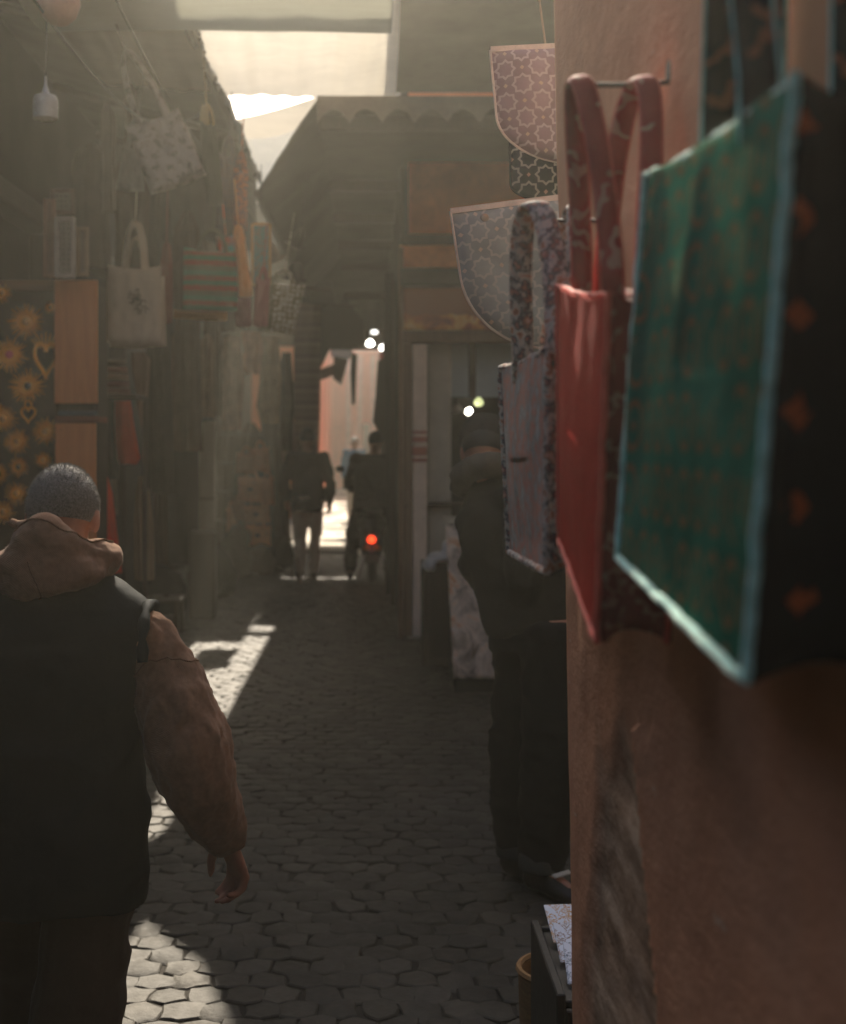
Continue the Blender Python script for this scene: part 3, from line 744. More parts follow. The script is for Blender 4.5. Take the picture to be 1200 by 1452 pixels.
# ------------------------------------------------------------------ pillow-shaped bags (hanging free)
def pillow(left, right, top, bot, t, nu=22, nv=26, seed=0.0, bul=.55, fold=.006):
    """closed soft body: left(v), right(v) half outline in metres, top and bot heights, thickness t; faces -Y"""
    def fn(sgn):
        def f(u, v):
            x = left(v) * (1 - u) + right(v) * u; z = top(u) * (1 - v) + bot(u) * v
            e = (max(0, 1 - abs(2 * u - 1) ** 4) * max(0, 1 - abs(2 * v - 1) ** 5)) ** bul
            k = fold * (noise.noise(Vector((u * 3 + seed, v * 2.5, seed))) + .5 * noise.noise(Vector((u * 8, v * 7 + seed, seed + 4))))
            return Vector((x, sgn * (t / 2 * e) + k * (1 if 0 < u < 1 else 1), z))
        return f
    mb = MB(); mb.sheet(fn(-1), nu, nv)
    b = MB().sheet(fn(1), nu, nv); b.f = [tuple(reversed(f)) for f in b.f]; mb.merge(b)
    return mb
def placed(root, yaw=0, roll=0):
    root.rotation_euler = (0, R(roll), R(yaw)); return root
def round_bag(label, x0, yt, yb, D, halfw, m, edge_m, roll, yaw, r_from, seed, snap=False, rope=True):
    a = P(x0, yt, D); hgt = (yb - yt) / F * D
    root = thing('round_bag', label, 'bag', (a.x + halfw, D, a.z - hgt), 'round bottomed bags hung beyond the wall')
    wv = lambda v: halfw * (1 - .03 * v) if v < r_from else halfw * (1 - .03 * r_from) * max(.03, 1 - ((v - r_from) / (1 - r_from)) ** 2.1) ** .55
    body = pillow(lambda v: -wv(v), lambda v: wv(v), lambda u: hgt, lambda u: 0.0, .06, 30, 36, seed, .6, .008)
    build('body', body, m, root, 'all', False)
    pts = [Vector((-wv(k / 40), -.002, hgt * (1 - k / 40))) for k in range(41)] + [Vector((wv(1 - k / 40), -.002, hgt * k / 40)) for k in range(41)]
    build('piping', MB().tube([p + Vector((0, .008 * noise.noise(Vector((p.x * 5, p.z * 5, seed))), 0)) for p in pts], .0028, 6), edge_m, root, True, False)
    build('hem', MB().ribbon([(-halfw, -.006, hgt), (0, -.012, hgt), (halfw, -.006, hgt)], (0, 0, .012), .006), edge_m, root, True, False)
    if snap: build('snap', MB().lathe([(.0001, 0), (.010, 0), (.0085, .004), (.003, .0055), (.0001, .0055)], 14, (-halfw + .07, -.018, hgt - .025), Matrix.Rotation(R(90), 4, 'X')), metal_m, root, True, False)
    if rope: build('cord', MB().tube([(.10, .0, hgt - .01), (.11, .10, hgt + .12), (.12, .16, hgt + .3), (.12, .16, hgt + .62)], .0025, 6), M('jute_cord', (.32, .26, .19)), root, True, False)
    placed(root, yaw, roll); return root
pale = M('pale_edge', (.62, .54, .48), .8, .15, 40, .3, 200)
round_bag('dusty pink round bottomed bag with pale star lattice, upper of the hanging bags', 704, 66, 232, 3.0, .19,
          star_lattice('pink_stars', (.31, .235, .245), (.52, .44, .44), (.52, .40, .30), .075), pale, -3.5, 4, .55, 1.3, rope=True)
round_bag('black round bag with white star lattice, mostly hidden between the pink and grey bags', 722, 168, 292, 3.14, .17,
          star_lattice('black_stars', (.022, .026, .022), (.42, .37, .30), (.45, .28, .20), .078), M('black_edge', (.03, .03, .03)), 0, 0, .75, 2.1)
round_bag('pale grey round bottomed bag with star lattice and a snap, lower of the hanging bags', 664, 284, 492, 2.92, .185,
          star_lattice('grey_stars', (.25, .29, .29), (.42, .40, .385), (.48, .39, .32), .080), pale, -8, 6, .42, 3.7, snap=True)
pole_t = thing('hanging_pole', 'wooden pole jutting from the wall top that carries the round bags', 'pole', (.6, 2.95, 2.98))
build('pole', MB().tube([(.30, 2.98, 2.99), (2.3, 3.02, 3.02)], .022, 10), dark_wood_m, pole_t)

# ------------------------------------------------------------------ low stand with cards at the foot of the wall
st = thing('display_stand', 'low black stand at the foot of the plaster wall holding a row of cards', 'stand', (.60, 2.85, 0))
blk = M('black_board', (.016, .016, .015), .6, .3, 8)
def stand():
    for x in (.372, .80): build('side_board', MB().box((x, 2.76, .281), (.018, .40, .562), bev=.003), blk, st)
    build('back_board', MB().box((.586, 2.95, .275), (.409, .016, .55), bev=.003), blk, st)
    build('front_board', MB().box((.586, 2.568, .265), (.409, .016, .53), bev=.003), blk, st)
    build('top_board', MB().box((.586, 2.76, .535), (.408, .364, .014), bev=.003), blk, st)
stand()
def card(i, label, y, z, art):
    t = thing('greeting_card', label, 'card', (.455, y, z), 'cards on the black stand')
    rot = Matrix.Rotation(R(-62), 4, 'X')
    g = NG('card_art%d' % i); v = g.coords(); n = g.noise(v, 95, 3, .6, 1.5)
    ln = g.math('MULTIPLY', g.math('LESS_THAN', g.math('ABSOLUTE', g.math('SUBTRACT', n, .5)), .045), g.math('GREATER_THAN', g.noise(v, 22, 2), .49))
    c = MB().box((0, 0, .052), (.118, .003, .104), None, .001); c.xf(rot)
    build('sheet', c, g.out(g.mix(ln, (.58, .64, .74), art), .6), t, False, False)
    t.rotation_euler = (0, 0, R(6 - 4 * i))
for i, (lab, y, z, art) in enumerate((('white greeting card with gold ornament, rearmost on the black stand', 2.845, .556, (.45, .24, .08)),
                                     ('white greeting card with brown ornament in the middle of the black stand', 2.74, .553, (.22, .14, .10)),
                                     ('white greeting card with grey blue ornament, nearest on the black stand', 2.635, .550, (.14, .18, .24)))):
    card(i, lab, y, z, art)
bk = thing('basket', 'small tan woven basket on the ground beside the black stand', 'basket', (.345, 2.98, 0))
bm_ = M('straw', (.24, .13, .05), .8, .3, 30, .6, 120, stretch=(1, 1, 4))
build('body', MB().lathe([(.055, .02), (.075, .03), (.09, .12), (.095, .3), (.098, .41), (.09, .41), (.085, .3), (.07, .06), (.001, .05)], 24, (.445, 3.07, 0)), bm_, bk)
build('rim', MB().tube([(.445 + .096 * math.cos(a * math.pi / 12), 3.07 + .096 * math.sin(a * math.pi / 12), .41) for a in range(25)], .008, 6), bm_, bk)

# ------------------------------------------------------------------ before and inside the sweet shop
foil = NG('quilted_foil'); fv = foil.coords((1, 1, .7)); fn_ = foil.noise(fv, 14, 6, .7, 1.6)
foil_glints = foil.ramp(foil.noise(fv, 6.5, 6, .65, 1.0), [(.34, (.16, .12, .09)), (.45, (.55, .46, .40)), (.55, (.85, .72, .62)), (.64, (.70, .36, .17)), (.72, (.9, .8, .7))])  # crinkle reflections and orange glints are painted into the foil colour
foil_m = foil.out(foil_glints, .36, foil.bump(fn_, .9, .03), .35)
def counter():
    D = 8.6; a, b = P(641, 745, D), P(706, 965, D)
    t = thing('display_counter', 'narrow counter wrapped in crinkled silver foil before the shop doorway', 'counter', ((a.x + b.x) / 2, D, 0))
    cx = (a.x + b.x) / 2; w = abs(b.x - a.x)
    def f(u, v):
        wob = .022 * noise.noise(Vector((u * 4, v * 8, 1))) + .014 * noise.noise(Vector((u * 9, v * 18, 2)))
        return Vector((a.x - .02 * (1 - v) + (w + .03 * v) * u - .02 + .03 * v, D + wob - .03 * v, a.z * (1 - v) + .1 * v))
    build('front_cover', MB().sheet(f, 24, 40, .006), foil_m, t, 'all')
    build('body', MB().box((cx + .02, D + .32, .55), (w * .92, .58, .88), bev=.01), dark_wood_m, t)
    build('counter_top', MB().box((cx + .0, D + .30, a.z + .012), (w + .05, .66, .022), bev=.004), M('zinc_top', (.4, .37, .33), .35, .2, 5, .2, 40, metal=.7), t)
    build('base', MB().box((cx + .01, D + .30, .05), (w * .95, .55, .1), bev=.005), blk, t)
counter()
def cabinet():
    D = 9.6; a, b = P(606, 800, D), P(645, 935, D)
    t = thing('cabinet', 'dark upright cabinet just left of the silver counter, white bag on top', 'cabinet', ((a.x + b.x) / 2, D + .2, 0))
    build('body', MB().box(((a.x + b.x) / 2, D + .22, a.z / 2), (abs(b.x - a.x) + .06, .42, a.z), bev=.012), dark_wood_m, t)
    build('door', MB().box(((a.x + b.x) / 2, D - .0, a.z / 2), (abs(b.x - a.x) * .9, .02, a.z * .86), bev=.006), dark_wood_m, t)
    build('handle', MB().box((b.x - .03, D - .02, a.z * .6), (.012, .02, .1), bev=.004), metal_m, t)
    # crumpled white sack
    me = solid(MB().ell((a.x + .10, D + .18, a.z + .035), (.10, .13, .035)).ell((a.x + .16, D + .16, a.z + .09), (.045, .07, .08)).ell((a.x + .02, D + .05, a.z - .01), (.05, .08, .05)), .012, 3)
    wrinkle(me, .012, 14, seed=4)
    tag(link_mesh('plastic_bag', me, M('white_plastic', (.55, .56, .57), .4, .15, 20, .3, 60)), 'crumpled white plastic bag on the dark cabinet beside the silver counter', 'plastic bag')
    me = solid(MB().ell((a.x + .16, D + .55, a.z + .22), (.17, .16, .26)), .02, 3)
cabinet()
em_cache = {}
def emis(name, col, s):
    if name not in em_cache:
        m, n, l, b = nt(name); b.inputs['Base Color'].default_value = (*col, 1); b.inputs['Emission Color'].default_value = (*col, 1); b.inputs['Emission Strength'].default_value = s; em_cache[name] = m
    return em_cache[name]
def pendant(name, label, cat, p, r, m, cord, group=None, squash=1.0, tilt=0):
    t = thing(name, label, cat, p, group)
    Rm = Matrix.Rotation(R(tilt), 4, 'Y')
    build('bulb', MB().lathe([(.0001, -r * squash), (r * .6, -r * squash * .85), (r, -r * .15), (r * .85, r * .5), (r * .35, r * 1.0), (r * .3, r * 1.25), (.0001, r * 1.25)], 18, (0, 0, 0), Rm), m, t, True, False)
    build('socket', MB().lathe([(r * .34, r * 1.1), (r * .38, r * 1.2), (r * .3, r * 1.9), (.0001, r * 1.95)], 12, (0, 0, 0), Rm), blk, t, True, False)
    build('cord', MB().tube([Rm @ Vector((0, 0, r * 1.9)), (0, 0, r * 2 + cord * .5), (.01, 0, cord)], .006, 6), blk, t, True, False)
shop_g = 'bulbs hanging inside the shop'
pendant('light_bulb', 'glowing white bulb hanging tilted inside the shop doorway', 'light bulb', P(665, 583, 12.0), .028, emis('shop_glow', (1, .93, .8), 14), .45, shop_g, 1.2, 35)
pendant('light_bulb', 'dim yellow green bulb beside the glowing one in the shop doorway', 'light bulb', P(679, 571, 12.1), .045, emis('green_glow', (.75, .8, .38), .55), .4, shop_g, .8)
pendant('light_bulb', 'unlit pale frosted bulb, leftmost in the shop doorway', 'light bulb', P(648, 581, 11.9), .045, M('frosted', (.55, .5, .5), .3), .45, shop_g, .7)
lane_g = 'lamps lit deep in the covered lane'
pendant('hanging_lamp', 'lit white lamp deep in the lane, left of the lower pair', 'lamp', P(525, 488, 19.5), .062, emis('lane_glow', (1, .97, .88), 5), .5, lane_g, .62)
pendant('hanging_lamp', 'lit white lamp deep in the lane, lowest and nearest the dark wall', 'lamp', P(543, 494, 19.7), .055, emis('lane_glow', (1, .97, .88), 5), .55, lane_g, .62)
pendant('hanging_lamp', 'small flat lit lamp above the two brighter lamps in the lane', 'lamp', P(531, 472, 21.5), .06, emis('lane_glow_dim', (1, .97, .9), 1.5), .35, lane_g, .35)

# ------------------------------------------------------------------ goods on and before the left stalls
def bag(label, x0, y0, x1, y1, D, m, hh=0, hm=None, taper=0.0, roll=0, yaw=0, t=.07, seed=1.0, group='bags hung from the left awning', name='tote_bag', cat='tote bag', sag=.02, hx=.45, hw=.022, extra=None, fold=.012, cord=0):
    a, b = P(x0, y0, D), P(x1, y1, D); W = (b.x - a.x) / 2; Hh = a.z - b.z
    root = thing(name, label, cat, ((a.x + b.x) / 2, D, b.z), group)
    wf = lambda v: W * (1 - taper * (1 - v) if taper > 0 else 1 + taper * v)
    body = pillow(lambda v: -wf(v), lambda v: wf(v), lambda u: Hh - sag * math.sin(math.pi * u), lambda u: -sag * .5 * math.sin(math.pi * u), t, 20, 24, seed, .5, fold)
    build('body', body, m, root, 'all', False)
    if hh:
        hh = hh / F * D
        for y in (-.02, .02):
            pts = [Vector((W * hx * (-math.cos(math.pi * k / 20)) * (1 - .25 * math.sin(math.pi * k / 20)), y, Hh - .03 + (hh + .03) * math.sin(math.pi * k / 20) ** .7)) for k in range(21)]
            build('handle', MB().ribbon(pts, [Vector((0.004, hw * (1 if y < 0 else .8), 0)) + (pts[min(i + 1, 20)] - pts[max(i - 1, 0)]).cross(Vector((0, 1, 0))).normalized() * hw for i in range(21)], .005), hm or m, root, True, False)
    if cord: build('cord', MB().tube([(0, 0, Hh + hh - .01), (.01, 0, Hh + hh + cord)], .004, 6), hm or m, root, True, False)
    if extra: extra(root, W, Hh)
    return placed(root, yaw, roll)
natural = cloth('natural_cotton', (.44, .37, .28), .95, .15, 5)
def emblem(root, W, Hh):
    # printed dark drawing: an open hand among curls
    ink = M('black_ink', (.07, .065, .06), .9, .4, 30); mb = MB(); rnd = random.Random(4)
    cx, cz = W * .18, Hh * .52
    for k in range(34):
        a = rnd.uniform(0, 6.28); r = rnd.uniform(.01, .062); p = Vector((cx + r * math.cos(a), 0, cz + 1.25 * r * math.sin(a)))
        ln = rnd.uniform(.01, .03); an = rnd.uniform(0, 3.14)
        pts = [p + Vector((ln * math.cos(an + q * .5) * (q - 2) / 2, 0, ln * math.sin(an + q * .5) * (q - 2) / 2)) for q in range(5)]
        mb.tube([Vector((q.x, -.039, q.z)) for q in pts], .0024, 4)
    build('print', mb, ink, root, True, False)
bag('cream cotton tote with a dark printed drawing, hung over the striped cloth stack', 149, 376, 229, 486, 8.0, natural, 60, natural, .05, 1, 0, .06, 1.2, extra=emblem, hx=.36, hw=.028, cord=.35, fold=.016)
bag('plain cream tote showing behind the cream tote with the printed drawing', 156, 392, 236, 491, 8.15, natural, 55, natural, .02, -1, 0, .04, 2.2, hx=.36)
floral = tapestry('faded_floral', [(.20, .175, .145), (.27, .235, .20), (.29, .25, .21), (.12, .10, .08), (.28, .25, .21)], (1, 1, 1), 22)
bag('large pale floral shoulder bag hung askew under the awning', 212, 160, 296, 262, 7.0, floral, 95, floral, .04, -22, 12, .1, 3.3, hx=.5, hw=.03, cord=.2, fold=.03)
bag('small grey cloth pouch hanging left of the large floral shoulder bag', 164, 205, 205, 270, 7.6, cloth('grey_cotton', (.17, .16, .145)), 40, None, .25, 6, 0, .06, 4.1, name='pouch', cat='pouch', cord=.3, fold=.02)
bag('dark green bag edge hanging just right of the large floral shoulder bag', 292, 172, 318, 290, 7.4, cloth('dark_green', (.06, .065, .045)), 20, cloth('mustard', (.3, .2, .07)), .1, -6, 40, .07, 4.7, cord=.3)
def kilim(name, cols, per, axis=2, wob=.2):
    g = NG(name); v = g.coords(); x = g.xyz(v)
    z = g.math('DIVIDE', g.math('ADD', x[axis], g.math('MULTIPLY', g.noise(v, 40, 3), per * wob)), per * len(cols))
    f = g.math('FRACT', g.math('ADD', z, 10))
    st = []; n = len(cols)
    for k, c in enumerate(cols): st += [(k / n + .002, c), ((k + 1) / n - .04, c)]
    c = g.ramp(f, st[:32]); n2 = g.noise(v, 55, 3); zig = g.math('GREATER_THAN', n2, .57)
    c = g.mix(g.math('MULTIPLY', zig, .35), c, cols[0])
    return g.out(c, .9, g.bump(g.noise(v, 130, 3), .5, .003), None, .2, .2)
bag('green and red striped kilim tote, widest bag under the end of the awning', 258, 352, 338, 440, 8.6, kilim('green_kilim', [(.07, .17, .105), (.22, .085, .05), (.085, .20, .13), (.13, .14, .09), (.26, .075, .045)], .032), 26, cloth('olive', (.09, .09, .06)), -.05, 2, 0, .09, 5.2, hx=.5, cord=.3)
bag('long dark red bag with wavy edge between the cream tote and the striped kilim tote', 228, 366, 245, 457, 8.3, cloth('oxblood', (.16, .055, .04)), 20, None, 0, 0, 25, .06, 6.1, cord=.5)
bag('flat orange zipped pouch hung below the striped kilim tote', 246, 441, 322, 453, 8.8, cloth('amber', (.42, .20, .05)), 0, None, 0, 3, 0, .03, 6.6, name='pouch', cat='pouch', sag=.005, fold=.003)
bag('dark blue woven bag, left of the red orange woven bag at the awning edge', 306, 218, 334, 330, 8.9, tapestry('blue_weave', [(.02, .025, .04), (.05, .06, .085), (.10, .07, .06), (.03, .05, .06)], (1, 1, 1), 70), 25, None, 0, 2, 20, .08, 7.1, cord=.3)
bag('red orange woven bag hanging at the awning edge', 331, 238, 351, 326, 8.7, tapestry('red_weave_mix', [(.22, .04, .025), (.48, .13, .05), (.06, .08, .09), (.42, .09, .04)], (1, 1, 1), 60), 20, None, 0, 1, 15, .06, 7.7, cord=.3)
bag('small scarlet and turquoise pouch above the striped kilim tote', 309, 332, 338, 357, 8.75, tapestry('scarlet_turq', [(.60, .08, .03), (.62, .10, .035), (.1, .33, .34), (.12, .36, .38)], (.5, .5, .4), 14), 0, None, -.1, -8, 0, .05, 8.2, name='pouch', cat='pouch', fold=.006, cord=.2)
bag('orange slipper shaped leather pouch glowing at its edge beside the kilim tote', 339, 334, 359, 420, 8.4, tapestry('orange_leather', [(.40, .11, .03), (.60, .22, .05), (.62, .26, .07), (.5, .16, .04)], (1, 1, .5), 30), 12, None, .3, -7, 30, .07, 9.0, name='pouch', cat='pouch', cord=.3)
bag('dusty rose velvet pouch, tall one left of the white ring patterned bag', 359, 392, 380, 462, 8.9, cloth('rose', (.30, .115, .11)), 12, None, 0, 3, 10, .06, 9.4, name='pouch', cat='pouch', cord=.3)
bag('small plum velvet pouch under the orange leather pouch', 334, 418, 358, 462, 8.8, cloth('plum', (.20, .075, .085)), 10, None, 0, -3, 0, .06, 9.9, name='pouch', cat='pouch', cord=.2)
def rings(name, base, line, tile):
    g = NG(name); vo = g.node('ShaderNodeTexVoronoi'); vo.inputs['Scale'].default_value = 1 / tile; vo.inputs['Randomness'].default_value = .35
    g.con(g.coords((1, .05, 1)), vo.inputs['Vector'])
    d = vo.outputs['Distance']; r = g.math('LESS_THAN', g.math('ABSOLUTE', g.math('SUBTRACT', d, .36)), .10)
    part = g.math('GREATER_THAN', g.math('ADD', g.xyz(g.coords())[0], g.math('MULTIPLY', g.noise(g.coords(), 14, 3), .12)), .01)
    return g.out(g.mix(g.math('MULTIPLY', g.math('MULTIPLY', r, .85), part), base, line), .8, g.bump(g.noise(g.coords(), 100, 3), .3, .002))
bag('olive bag with white ring pattern and slanted sides beyond the rose pouch', 360, 399, 424, 469, 9.3, rings('white_rings', (.16, .14, .085), (.48, .45, .39), .036), 16, None, -.25, 8, 0, .07, 10.3, cord=.4)
fr = thing('tile_picture', 'small turquoise tiled frame with a yellow border hung past the awning end', 'frame', P(370, 400, 9.0), 'frames on the left stalls')
def tile_frame():
    a, b = P(358, 318, 9.0), P(383, 404, 9.0); w = b.x - a.x; h = a.z - b.z; cx = (a.x + b.x) / 2; cz = (a.z + b.z) / 2
    ym = M('yellow_frame', (.50, .30, .12), .6, .2, 20); bar = .014
    for x in (a.x, b.x): build('side_bar', MB().box((x, 9.0, cz), (bar, .02, h), bev=.002), ym, fr)
    for z in (a.z, b.z): build('cross_bar', MB().box((cx, 9.0, z), (w - bar - .001, .02, bar), bev=.002), ym, fr)
    build('panel', MB().box((cx, 9.004, cz), (w - bar - .001, .008, h - bar - .001)), tapestry('turq_tiles', [(.05, .16, .17), (.10, .28, .28), (.24, .20, .16), (.04, .09, .11)], (1, 1, 1), 45), fr)
    build('cord', MB().tube([(cx, 9, a.z), (cx, 9, a.z + .4)], .003, 5), blk, fr)
tile_frame()
# caps / cones deeper under the roof
for i, (x0, y0, x1, y1, lab) in enumerate(((384, 338, 408, 372, 'pale brown felt hat hanging beyond the tile frame'), (398, 372, 436, 400, 'black felt hat hanging over the white ring patterned bag'), (402, 322, 432, 352, 'dark felt hat with upturned brim under the roof edge'))):
    D = 10.6 + .3 * i; a, b = P(x0, y0, D), P(x1, y1, D); r = (b.x - a.x) / 2; h = a.z - b.z
    t = thing('felt_hat', lab, 'hat', ((a.x + b.x) / 2, D, b.z), 'felt hats hung under the roof')
    hm = M('felt_%d' % i, ((.26, .2, .15), (.02, .02, .022), (.05, .045, .04))[i], .95, .2, 9)
    build('crown', MB().lathe([(r * .62, h * .2), (r * .6, h * .55), (r * .5, h * .85), (r * .3, h), (.0001, h * .97)], 18), hm, t, True, False)
    build('brim', MB().lathe([(r * .6, h * .16), (r * .8, h * .08), (r, h * .14), (r, h * .18), (r * .8, h * .13), (r * .62, h * .2)], 20), hm, t, True, False)
    build('cord', MB().tube([(0, 0, h * .95), (0, 0, h + .7)], .003, 5), hm, t, True, False)
    t.rotation_euler = (R(15 - 8 * i), R((-30, 8, 20)[i]), 0)

# lamps at the upper left
lt = thing('pendant_lantern', 'milky glass jar lantern on a thin cord at the upper left, unlit', 'lantern', P(65, 172, 5.2))
def lantern():
    D = 5.2; s = D / F; c = P(65, 172, D)
    build('jar', MB().lathe([(.0001, 0), (14 * s, 1 * s), (17.5 * s, 4 * s), (18 * s, 22 * s), (17.6 * s, 31 * s), (15 * s, 36 * s), (6 * s, 40 * s), (.0001, 41 * s)], 24, c), M('milk_glass', (.34, .32, .27), .25, .12, 10, .05), lt)
    build('cap', MB().lathe([(5.4 * s, 39 * s), (4.6 * s, 44 * s), (2 * s, 52 * s), (1.6 * s, 64 * s), (.0001, 64 * s)], 16, c), metal_m, lt)
    build('cord', MB().tube([c + Vector((0, 0, 63 * s)), c + Vector((.004, 0, 120 * s)), c + Vector((0, 0, 300 * s))], .003, 6), blk, lt)
lantern()
l2 = thing('pendant_lantern', 'round terracotta pink lamp globe cut by the top of the picture', 'lantern', P(84, 36, 5.0))
def globe():
    s = 5.0 / F; c = P(84, 36, 5.0)
    build('globe', MB().lathe([(.0001, 0), (13 * s, 2 * s), (24 * s, 12 * s), (30 * s, 30 * s), (28 * s, 48 * s), (18 * s, 62 * s), (7 * s, 68 * s), (.0001, 68 * s)], 24, c), M('terracotta', (.36, .17, .11), .7, .2, 12), l2)
    build('cord', MB().tube([c + Vector((0, 0, 67 * s)), c + Vector((0, 0, 200 * s))], .003, 6), blk, l2)
globe()
# cables looping under the awning
for i, (a, b, sg, lab) in enumerate(((P(150, -30, 5.6), P(352, 236, 10.5), .25, 'thin black cable sagging under the awning towards its far end'), (P(20, -40, 4.6), P(300, 150, 9), .3, 'thin grey cable under the awning, the higher of two'))):
    pts = [a.lerp(b, k / 20) - Vector((0, 0, sg * math.sin(math.pi * k / 20))) for k in range(21)]
    tag(build('cable', MB().tube(pts, .005, 6), blk), lab, 'cable')

# carved frames above the mirror board
def lattice_frame(label, x0, y0, x1, y1, D, rim, pane_m, yaw=0):
    a, b = P(x0, y0, D), P(x1, y1, D); w, h = b.x - a.x, a.z - b.z
    t = thing('lattice_screen', label, 'frame', ((a.x + b.x) / 2, D, b.z), 'frames on the left stalls'); k = .022
    for sx in (-1, 1): build('side_bar', MB().box((sx * (w / 2 - k / 2), 0, h / 2), (k, .03, h), bev=.004), rim, t, True, False)
    for z in (k / 2, h - k / 2): build('cross_bar', MB().box((0, 0, z), (w - 2 * k - .001, .03, k), bev=.004), rim, t, True, False)
    build('panel', MB().box((0, .006, h / 2), (w - 2 * k - .001, .012, h - 2 * k - .001)), pane_m, t, True, False)
    t.rotation_euler = (0, 0, R(yaw))
latm = star_lattice('pale_lattice', (.075, .065, .052), (.33, .29, .24), (.3, .25, .2), .055)
lattice_frame('tall frame with pale lattice panel hung above the light plank', 78, 308, 107, 394, 7.3, M('frame_white', (.34, .30, .26), .7), latm)
lattice_frame('narrow reddish carved frame left of the pale lattice frame', 62, 282, 79, 394, 7.35, M('frame_red', (.20, .10, .07), .7), M('frame_red2', (.16, .085, .06)))
lattice_frame('brown carved frame right of the pale lattice frame', 108, 322, 126, 392, 7.4, M('frame_brown2', (.17, .10, .06)), M('frame_brown3', (.11, .07, .05)))
lattice_frame('pale lattice panel in the shade above the tall lattice frame', 72, 268, 106, 304, 7.5, M('frame_brown3', (.11, .07, .05)), latm)

# board of sun mirrors, turned to face down the alley
BD = 7.6
board = thing('display_board', 'dark upright board on the left, covered with gilded sun mirrors', 'board', P(24, 900, BD) * 1.0)
def mk_board():
    a, b = P(-60, 396, BD), P(80, 900, BD)
    build('panel', MB().box(((a.x + b.x) / 2, BD + .03, a.z / 2), (b.x - a.x, .04, a.z - .02), bev=.006), M('board_brown', (.045, .028, .018), .85, .4, 5), board)
    build('rail', MB().box(((a.x + b.x) / 2, BD + .002, a.z - .035), (b.x - a.x, .016, .06), bev=.006), wood('rail_wood', (.14, .065, .03), (.26, .13, .06), 0), board)
mk_board()
gold = M('gilt', (.98, .42, .08), .34, .25, 30, .3, 80, metal=.3)
mir_dark = M('dark_mirror', (.05, .05, .05), .06, .1, 5, 0, 20, metal=.9)
mir_red = M('red_glass', (.62, .12, .14), .15, .2, 6, 0, 20)
mir_gold = M('gold_convex', (.85, .42, .12), .16, .1, 5, .02, 20, metal=.6)
def sun_mirror(label, px, py, r, mir, rays=24, seed=1):
    c = P(px, py, BD); s = BD / F; r = r * s; rnd = random.Random(seed)
    t = thing('sun_mirror', label, 'mirror', (c.x, BD, c.z), 'gilded mirrors on the dark board')
    tilt = Matrix.Rotation(R(90), 4, 'X')
    build('ring', MB().lathe([(r * .40, .004), (r * .46, -.002), (r * .55, .0), (r * .57, .014), (r * .5, .022), (r * .43, .016)], 28, (0, 0, 0), tilt), gold, t, True, False)
    mb = MB()
    for k in range(rays):
        a = 2 * math.pi * (k + rnd.uniform(-.18, .18)) / rays; ln = r * rnd.uniform(.82, 1.08); w = r * .055
        d = Vector((math.cos(a), 0, math.sin(a))); p = Vector((-math.sin(a), 0, math.cos(a)))
        bend = rnd.uniform(-.012, .004)
        q0, q1 = d * r * .55, d * ln + Vector((0, bend - .006, 0)); o = Vector((0, -.005, 0)); back = Vector((0, .006, 0))
        mb.add([q0 - p * w + o, q0 + p * w + o, q1 + p * w * .35 + o, q1 - p * w * .35 + o, q0 - p * w + back, q0 + p * w + back, q1 + p * w * .35 + back, q1 - p * w * .35 + back],
               [(0, 1, 2, 3), (7, 6, 5, 4), (0, 4, 5, 1), (1, 5, 6, 2), (2, 6, 7, 3), (3, 7, 4, 0)])
    build('rays', mb, gold, t, False, False)
    build('mirror', MB().lathe([(.0001, .020), (r * .15, .0185), (r * .3, .013), (r * .44, .003), (r * .44, -.004), (.0001, -.004)], 24, (0, 0, 0), tilt), mir, t, True, False)
    t.rotation_euler = (R(rnd.uniform(-4, 4)), 0, R(rnd.uniform(-6, 6)))
for k, (px, py, r, mir, lab) in enumerate((
    (38, 456, 25, mir_gold, 'gilded sun mirror with bright convex centre, uppermost full one on the board'),
    (14, 503, 26, mir_red, 'gilded sun mirror with a red glass centre'),
    (40, 548, 25, mir_dark, 'gilded sun mirror with a black centre above the little heart'),
    (5, 594, 21, mir_gold, 'gilded sun mirror at the picture edge, left of the little heart'),
    (25, 626, 19, mir_gold, 'gilded sun mirror straight below the little heart'),
    (66, 612, 20, mir_gold, 'gilded sun mirror touching the light plank, right of the little heart'),
    (27, 662, 16, mir_dark, 'shadowed sun mirror just above the hooded man, left one'),
    (62, 652, 13, mir_gold, 'small gold sun mirror just over the crown of the grey haired man'),
    (4, 416, 14, mir_gold, 'small gilded sun at the top left of the board'),
    (24, 700, 17, mir_gold, 'gilded sun mirror level with the left ear of the hooded man'),
    (-2, 672, 17, mir_dark, 'gilded ring mirror cut by the left picture edge beside the man'),
    (6, 726, 18, mir_gold, 'lowest gilded sun mirror beside the shoulder of the hooded man'),
    (72, 436, 9, mir_dark, 'tiny gilded sun mirror at the plank edge over the big heart'))):
    sun_mirror(lab, px, py, r, mir, 26 if r > 18 else 20, k + 3)
